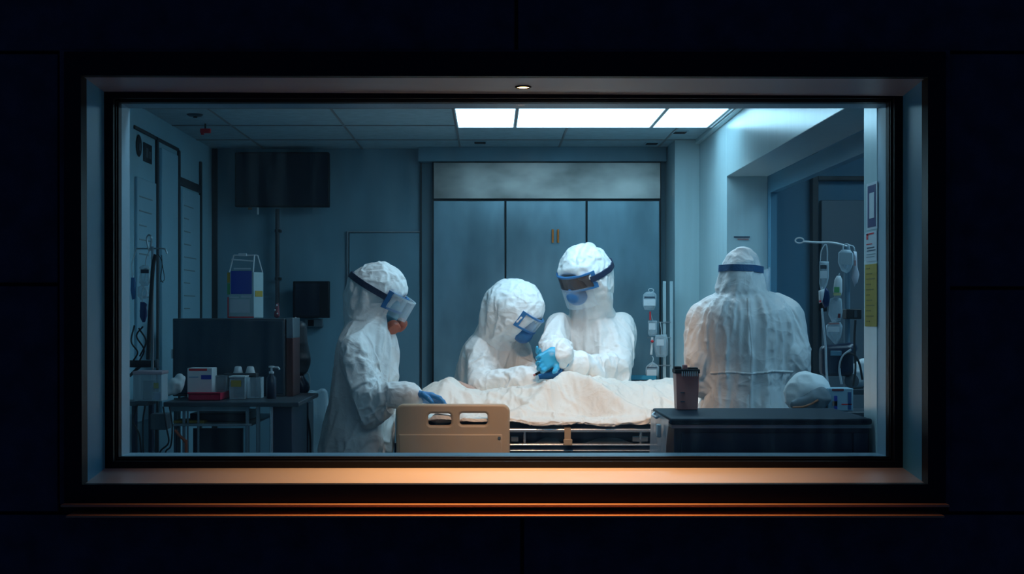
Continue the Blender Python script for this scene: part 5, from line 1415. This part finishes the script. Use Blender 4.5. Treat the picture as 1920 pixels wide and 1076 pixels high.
ty = thing('tray', 'teal plastic tray on a stand behind the patient', 'tray', ((lo[0] + hi[0]) / 2, dv - .05, lo[2]))
mb = MB(); mb.box((lo[0], lo[1], lo[2]), (hi[0], hi[1], lo[2] + .003))
for a, b in (((lo[0], lo[1]), (hi[0], lo[1] + .003)), ((lo[0], hi[1] - .003), (hi[0], hi[1])), ((lo[0], lo[1]), (lo[0] + .003, hi[1])), ((hi[0] - .003, lo[1]), (hi[0], hi[1]))): mb.box((*a, lo[2]), (*b, hi[2] - .003))
mb.build('tray_body', M_tray, ty); MB().cyl(((lo[0] + hi[0]) / 2, dv - .05, 0), ((lo[0] + hi[0]) / 2, dv - .05, lo[2]), .012, seg=12).build('stand', M_dullsteel, ty)

# pink-brown container with a toothed dark lid on the console
YK = 4.20
lo, hi = pb(1267, 700, 1311, 768, YK, .07); z0 = kz + .001
pk = thing('container', 'pink-brown plastic container with dark toothed lid at the back of the console', 'container', ((lo[0] + hi[0]) / 2, YK + .035, kz))
tp_ = .004
MB().hexa([(lo[0] + tp_, YK, z0), (hi[0] - tp_, YK, z0), (hi[0] - tp_, YK + .062, z0), (lo[0] + tp_, YK + .062, z0), (lo[0], YK - .003, hi[2]), (hi[0], YK - .003, hi[2]), (hi[0], YK + .066, hi[2]), (lo[0], YK + .066, hi[2])]).build('tub', M_pink, pk, bevel=.002)
MB().box((lo[0] - .002, YK - .005, hi[2]), (hi[0] + .002, YK + .068, hi[2] + .012)).build('lid', M_rubber, pk, bevel=.002)
for k in range(8):
    x = P(1279 + 4 * k, 0, YK - .006)[0]; MB().box((x - .0012, YK - .009, hi[2] - .008), (x + .0016, YK - .004, hi[2] + .006)).build('tooth', M_white, pk)
for (a, b, c_, e, m) in ((1265, 687, 1278, 698, M_rubber), (1281, 684, 1289, 696, mat('pale_pink', (.55, .25, .24), .5)), (1291, 689, 1309, 695, M_rubber), (1292, 694, 1308, 697, M_redp)):
    l_, h_ = pb(a, b, c_, e, YK + .01, .03); MB().box((l_[0], l_[1], hi[2] + .011), h_).build('lid_fitting', m, pk, bevel=.002)
for py in (735, 752): MB().box(*pb(1276, py, 1284, py + 2, YK - .004, .003)).build('mark', M_ink, pk)

# infusion stand on the right with bags and pumps
DR_ = 5.18
xr_ = P(1557, 0, DR_)[0]
ir = thing('infusion_stand', 'tall steel infusion stand with a pale looped arm in the right opening', 'stand', (P(1588, 0, DR_)[0], DR_, 0))
xb = P(1588, 0, DR_)[0]
MB().cyl((xb, DR_, .04), (xb, DR_, zof(462, DR_)), .011, seg=14).build('pole', mat('pole_blue_grey', (.16, .26, .33), .35), ir)
mb = MB(); mb.tube([P(1506, 453, DR_), P(1530, 454.5, DR_), P(1558, 455, DR_), P(1575, 458, DR_), P(1588, 462, DR_)], .0042, 10, 4); mb.build('arm', M_white, ir)
mb = MB(); mb.tube([P(1499 + 8 * math.cos(a), 451 + 5 * math.sin(a), DR_) for a in np.linspace(.5, 2 * math.pi - .2, 18)], .0028, 8); mb.build('loop', M_white, ir)
for k in range(4):
    a = k * math.pi / 2 + .6; MB().tube([(xb, DR_, .05), (xb + .15 * math.cos(a), DR_ + .15 * math.sin(a), .025)], .010, 8).build('foot', M_dullsteel, ir)
l_, h_ = pb(1587, 579, 1616, 598, DR_ - .05, .06); MB().box(l_, h_).build('clamp', M_rubber, ir, bevel=.004)
MB().box(*pb(1602, 582, 1607, 595, DR_ - .053, .004)).build('screw', M_equip, ir)
G = 'bags on the right stand'
iv_bag('slim infusion bag with a printed square, furthest left on the right stand', [(1536, 490), (1554, 490), (1554, 520), (1551, 534), (1545, 545), (1539, 545), (1536, 530)], DR_ - .04, M_bag,
       [('label', 1538, 497, 1550, 504, M_equip), ('paper_label', 1538, 508, 1551, 522, M_paper)], [(1538, 491), (1540, 470), (1548, 458), (1551, 470), (1551, 490)], G)
iv_bag('dark blue fluid bag under the slim infusion bag', [(1541, 548), (1548, 538), (1554, 545), (1556, 560), (1553, 574), (1546, 578), (1541, 566)], DR_ - .03, M_darkfluid, [], [(1548, 542), (1546, 536)], G)
iv_bag('white drip pouch with a red tip beside the dark blue fluid bag', [(1535, 545), (1546, 541), (1544, 556), (1541, 567), (1536, 569)], DR_ - .055, M_white, [('red_tip', 1536, 563, 1540, 567, M_redp)], [(1540, 546), (1542, 538)], G)
iv_bag('big grey infusion bag hanging at the top of the right stand', [(1572, 474), (1578, 468), (1594, 468), (1600, 476), (1600, 494), (1594, 508), (1588, 512), (1578, 508), (1571, 492)], DR_ - .05, M_bag, [('paper_label', 1574, 474, 1598, 496, mat('grey_label', (.30, .38, .42), .6))], [(1580, 470), (1582, 460), (1590, 458), (1594, 470)], G)
iv_bag('long pale pinkish bag at the right edge of the right stand', [(1600, 470), (1606, 472), (1607, 500), (1611, 515), (1608, 530), (1602, 538), (1597, 522), (1600, 500)], DR_ - .02, mat('pale_pouch', (.55, .55, .60), .4), [('red_mark', 1602, 488, 1605, 498, mat('dusty_red', (.4, .2, .2), .6))], [(1603, 472), (1600, 462), (1590, 459)], G)
iv_bag('upright pale green and white pouch in the middle of the right stand', [(1565, 524), (1569, 517), (1576, 517), (1579, 524), (1579, 548), (1576, 558), (1564, 558), (1562, 545)], DR_ - .06, M_white, [('green_print', 1564, 538, 1574, 548, M_green), ('yellow_print', 1563, 549, 1577, 554, mat('pale_yellow', (.45, .45, .2), .6))], [(1572, 519), (1574, 512)], G)
iv_bag('crumpled clear bag below the green and white pouch', [(1556, 560), (1566, 556), (1578, 560), (1580, 585), (1576, 602), (1560, 604), (1553, 590)], DR_ - .05, M_bag, [('dark_cap', 1571, 588, 1576, 596, mat('dark_red_cap', (.12, .02, .03), .5))], [(1568, 559), (1572, 540)], G)
iv_bag('large lower collection bag with red lines on the right stand', [(1549, 610), (1556, 604), (1576, 604), (1580, 612), (1577, 632), (1568, 648), (1560, 640), (1550, 628)], DR_ - .05, M_bag, [('red_line', 1553, 605, 1574, 608, mat('dusty_red', (.4, .2, .2), .6)), ('paper_label', 1552, 612, 1574, 622, M_paper)], [(1566, 606), (1568, 596)], G)
for k, (pts, m, lb) in enumerate((([(1541, 578), (1544, 610), (1548, 650), (1550, 700), (1556, 745), (1562, 752), (1570, 744), (1578, 726)], M_tube, 'long clear tube hanging from the slim bag to the right cart'),
                                  ([(1604, 600), (1602, 640), (1604, 690), (1600, 724)], M_rubber, 'dark straight cable below the black clamp'),
                                  ([(1575, 690), (1580, 670), (1592, 662), (1604, 668), (1612, 684), (1617, 712)], M_rubber, 'dark arched cable over the pump'),
                                  ([(1578, 720), (1574, 690), (1580, 668), (1596, 655)], M_tube, 'clear looped tube beside the pump'))):
    c = MB().tube([P(x, y, DR_ - .09) for x, y in pts], .004, 8, 6).build('tube', m); setp(c, lb, 'tube')
# cart in the opening with pump, box, cushion
DC = 4.95; zc_ = zof(772, DC)
lo, hi = pb(1484, 772, 1640, 800, DC, .42)
ct = thing('cart', 'low dark cart in the right opening behind the console', 'cart', ((lo[0] + hi[0]) / 2, DC + .2, 0))
cx0, cx1 = 1.055, P(1640, 0, DC)[0] + .14
MB().box((cx0, DC, zc_ - .02), (cx1, DC + .19, zc_)).build('top', M_equip, ct, bevel=.004)
for x in (cx0 + .02, cx1 - .02):
    for y in (DC + .02, DC + .17): MB().cyl((x, y, .0), (x, y, zc_ - .02), .012, seg=10).build('post', M_navy, ct)
MB().box((cx0 + .02, DC + .02, .3), (cx1 - .02, DC + .17, .32)).build('shelf', M_equip, ct)
cc2 = P(1514, 735, DC + .09); ax3 = np.eye(3)
cu = sdf_obj('cushion', lambda p: np.maximum(ell(p, cc2 + (0, 0, -.008), ax3, (.080, .07, .078)), -(p[:, 2] - zc_ - .002)), cc2 - .13, cc2 + .13, .006, mat('white_cushion_cloth', (.86, .88, .88), .6, bump=.2, bscale=40), None, lambda v: .005 * ridge(v * (22, 22, 30)))
setp(cu, 'domed white wrapped cushion on the right cart beside the gowned worker', 'cushion')
c3 = P(1512, 752, DC + .02)
dcu = soft('cushion_shading', 'soft grey form for the shading in front of the white cushion', 'wrap', [(P(1490, 758, DC + .014), P(1520, 752, DC + .014), .016, .022), (P(1520, 752, DC + .014), P(1540, 738, DC + .015), .022, .020), (P(1536, 755, DC + .01), P(1545, 748, DC + .01), .024, .020)], .006, mat('cushion_shading_grey', (.16, .20, .23), .6), lambda v: .004 * ridge(v * 25))  # grey shading below the cushion, modelled as a soft form
mb = MB(); mb.tube([P(1486, 764, DC - .02), P(1505, 763, DC - .025), P(1522, 757, DC - .025), P(1534, 750, DC - .02)], .004, 8, 5); setp(mb.build('brown_strap', mat('orange_brown_strap', (.35, .13, .06), .5)), 'curved brown strap along the grey shading form', 'strap')
lo, hi = pb(1552, 728, 1600, 770, DC + .02, .08)
bx = carton('box', 'blue and white printed box on the right cart below the pump', 'box', 1552, 728, 1600, 772, DC + .02, .08, mat('pale_blue_box', (.30, .48, .58), .6),
       [('red_stripe', 1560, 729, 1582, 733, mat('dark_red', (.2, .04, .05), .6)), ('red_stripe', 1578, 757, 1597, 759, M_redp), ('blue_print', 1564, 742, 1570, 770, M_blue), ('blue_print', 1590, 735, 1596, 768, mat('deep_blue', (.03, .09, .25), .5)), ('orange_print', 1561, 752, 1570, 761, mat('tan_print', (.45, .28, .18), .6))], zb=zc_)
pm = thing('pump', 'dark rounded medical pump clamped low on the right stand', 'pump', P(1572, 720, DR_ - .04))
pmc = P(1568, 676, DR_ - .04)
sdf_obj('body', lambda p: smin(rbox(p, pmc, ax3, (.058, .035, .055), .02), rcone(p, pmc + (-.02, 0, .03), pmc + (.055, 0, .045), .02, .02), .02), pmc - .12, pmc + .12, .006, M_navy, pm)
MB().box((pmc[0] - .03, pmc[1] - .040, pmc[2] + .018), (pmc[0] + .01, pmc[1] - .034, pmc[2] + .036)).build('display', mat('pump_display', (.10, .22, .30), .3), pm, bevel=.002)
MB().lathe([(.001, -.03), (.024, -.026), (.026, 0), (.001, .004)], P(1597, 714, DR_ - .06), 24, (0, -1, .2)).build('knob', M_equip, pm)
c4 = P(1612, 700, DR_ + .04)
soft('folded_towel', 'folded white towel at the right edge of the opening', 'towel', [(P(1600, 702, DR_ + .06), P(1622, 690, DR_ + .06), .030, .034), (P(1606, 712, DR_ + .06), P(1628, 710, DR_ + .06), .03, .03)], .007, M_white, lambda v: .004 * ridge(v * 30))
sc_ = thing('side_table', 'dark side table under the folded towel in the right opening', 'table', (P(1625, 0, DR_)[0], DR_ + .07, 0))
zz = zof(728, DR_ + .07)
MB().box((P(1602, 0, DR_)[0], DR_ + .02, zz - .02), (P(1680, 0, DR_)[0], DR_ + .16, zz)).build('top', M_equip, sc_, bevel=.003)
for px in (1652, 1676): MB().cyl((P(px, 0, DR_)[0], DR_ + .09, 0), (P(px, 0, DR_)[0], DR_ + .09, zz - .02), .012, seg=10).build('leg', M_navy, sc_)

# notices taped to the pilaster beside the window (they face into the window recess)
def pil(px): return XR * F / (px - VX)
def notice(label, x0, x1, y0, y1, m, marks, name='notice'):
    da, db = pil(x1), pil(x0); dm = (da + db) / 2
    z1_, z0_ = zof(y0, dm), zof(y1, dm)
    t = thing(name, label, 'notice', (XR, dm, z0_), 'notices on the pilaster')
    MB().box((XR - .0018, da, z0_), (XR - .0004, db, z1_)).build('sheet', m, t)
    for nm, a, b, c_, e, mm in marks:
        y0_, y1_ = db - (db - da) * b, db - (db - da) * a
        MB().box((XR - .0026, y0_, z1_ - (z1_ - z0_) * e), (XR - .0019, y1_, z1_ - (z1_ - z0_) * c_)).build(nm, mm, t)
    return t
notice('white poster with a dark blue panel and pale bottle shape on the pilaster', 1626, 1646, 342, 430, M_paper,
       [('dark_panel', .12, .88, .06, .95, mat('deep_navy_print', (.02, .03, .14), .5))])
t = notice('white notice with red and black lines between poster and yellow sheet', 1624, 1645, 434, 490, M_paper,
       [('red_mark', .1, .75, .05, .10, M_redp), ('red_mark', .1, .25, .05, .25, M_redp), ('text_line', .1, .6, .40, .43, M_redp), ('text_line', .15, .8, .52, .56, M_ink), ('text_line', .15, .9, .62, .65, M_ink), ('text_line', .1, .9, .75, .77, M_inkf), ('text_line', .1, .8, .83, .85, M_inkf)])
notice('yellow sheet of paper, lowest of the notices on the pilaster', 1623, 1645, 495, 612, M_yellow,
       [('text_line', .12, .12 + .1 * (3 + (k * 7) % 5), .06 + .085 * k, .075 + .085 * k, mat('brown_ink', (.22, .18, .04), .7)) for k in range(11)])
pz = bpy.data.objects['notice']
da, db = pil(1640), pil(1631)
zA, zB = zof(360, 3.86), zof(408, 3.86)
MB().box((XR - .0032, pil(1641), zB), (XR - .0027, pil(1632), zA)).build('bottle_shape', M_paper, pz)
# two small text lines on the wall over the gowned worker
l_ = MB(); 
t = thing('wall_label', 'small two-line text label on the wall above the gowned worker', 'label', P(1391, 448, YO - .002))
MB().box(*pb(1376, 443, 1406, 445.5, YO - .003, .002)).build('dark_line', M_ink, t)
MB().box(*pb(1383, 447.5, 1404, 449.5, YO - .003, .002)).build('red_line', mat('dusty_red', (.4, .2, .2), .6), t)

# instruments in the workers' hands
it = thing('instrument', 'small dark pink-tipped instrument between the gloved hands over the patient', 'instrument', P(1018, 696, 6.40))
MB().tube([P(1004, 702, 6.40), P(1018, 695, 6.40), P(1030, 688, 6.42)], .006, 10, 4).build('handle', M_rubber, it)
MB().tube([P(1004, 702, 6.40), P(1000, 704, 6.40)], .005, 8).build('tip', mat('pink_tip', (.5, .2, .2), .5), it)

# small things lying on the sheet in front of the tall worker
o = MB().hexa([P(1064, 719, 6.57), P(1110, 719, 6.57), P(1110, 721, 6.64), P(1064, 721, 6.64), P(1066, 693, 6.58), P(1106, 690, 6.58), P(1106, 692, 6.63), P(1066, 695, 6.63)]).build('folded_cloth', mat('teal_surgical_cloth', (.10, .36, .44), .7, bump=.3, bscale=60), None, bevel=.004)
setp(o, 'folded teal surgical cloth lying on the sheet in front of the tall worker', 'cloth')
iv_bag('clear plastic pouch on the sheet between the gloves and the teal cloth', [(1042, 718), (1043, 690), (1050, 684), (1062, 687), (1064, 700), (1063, 718)], 6.56, M_bag, [], None, None, .02, 'plastic_pouch')
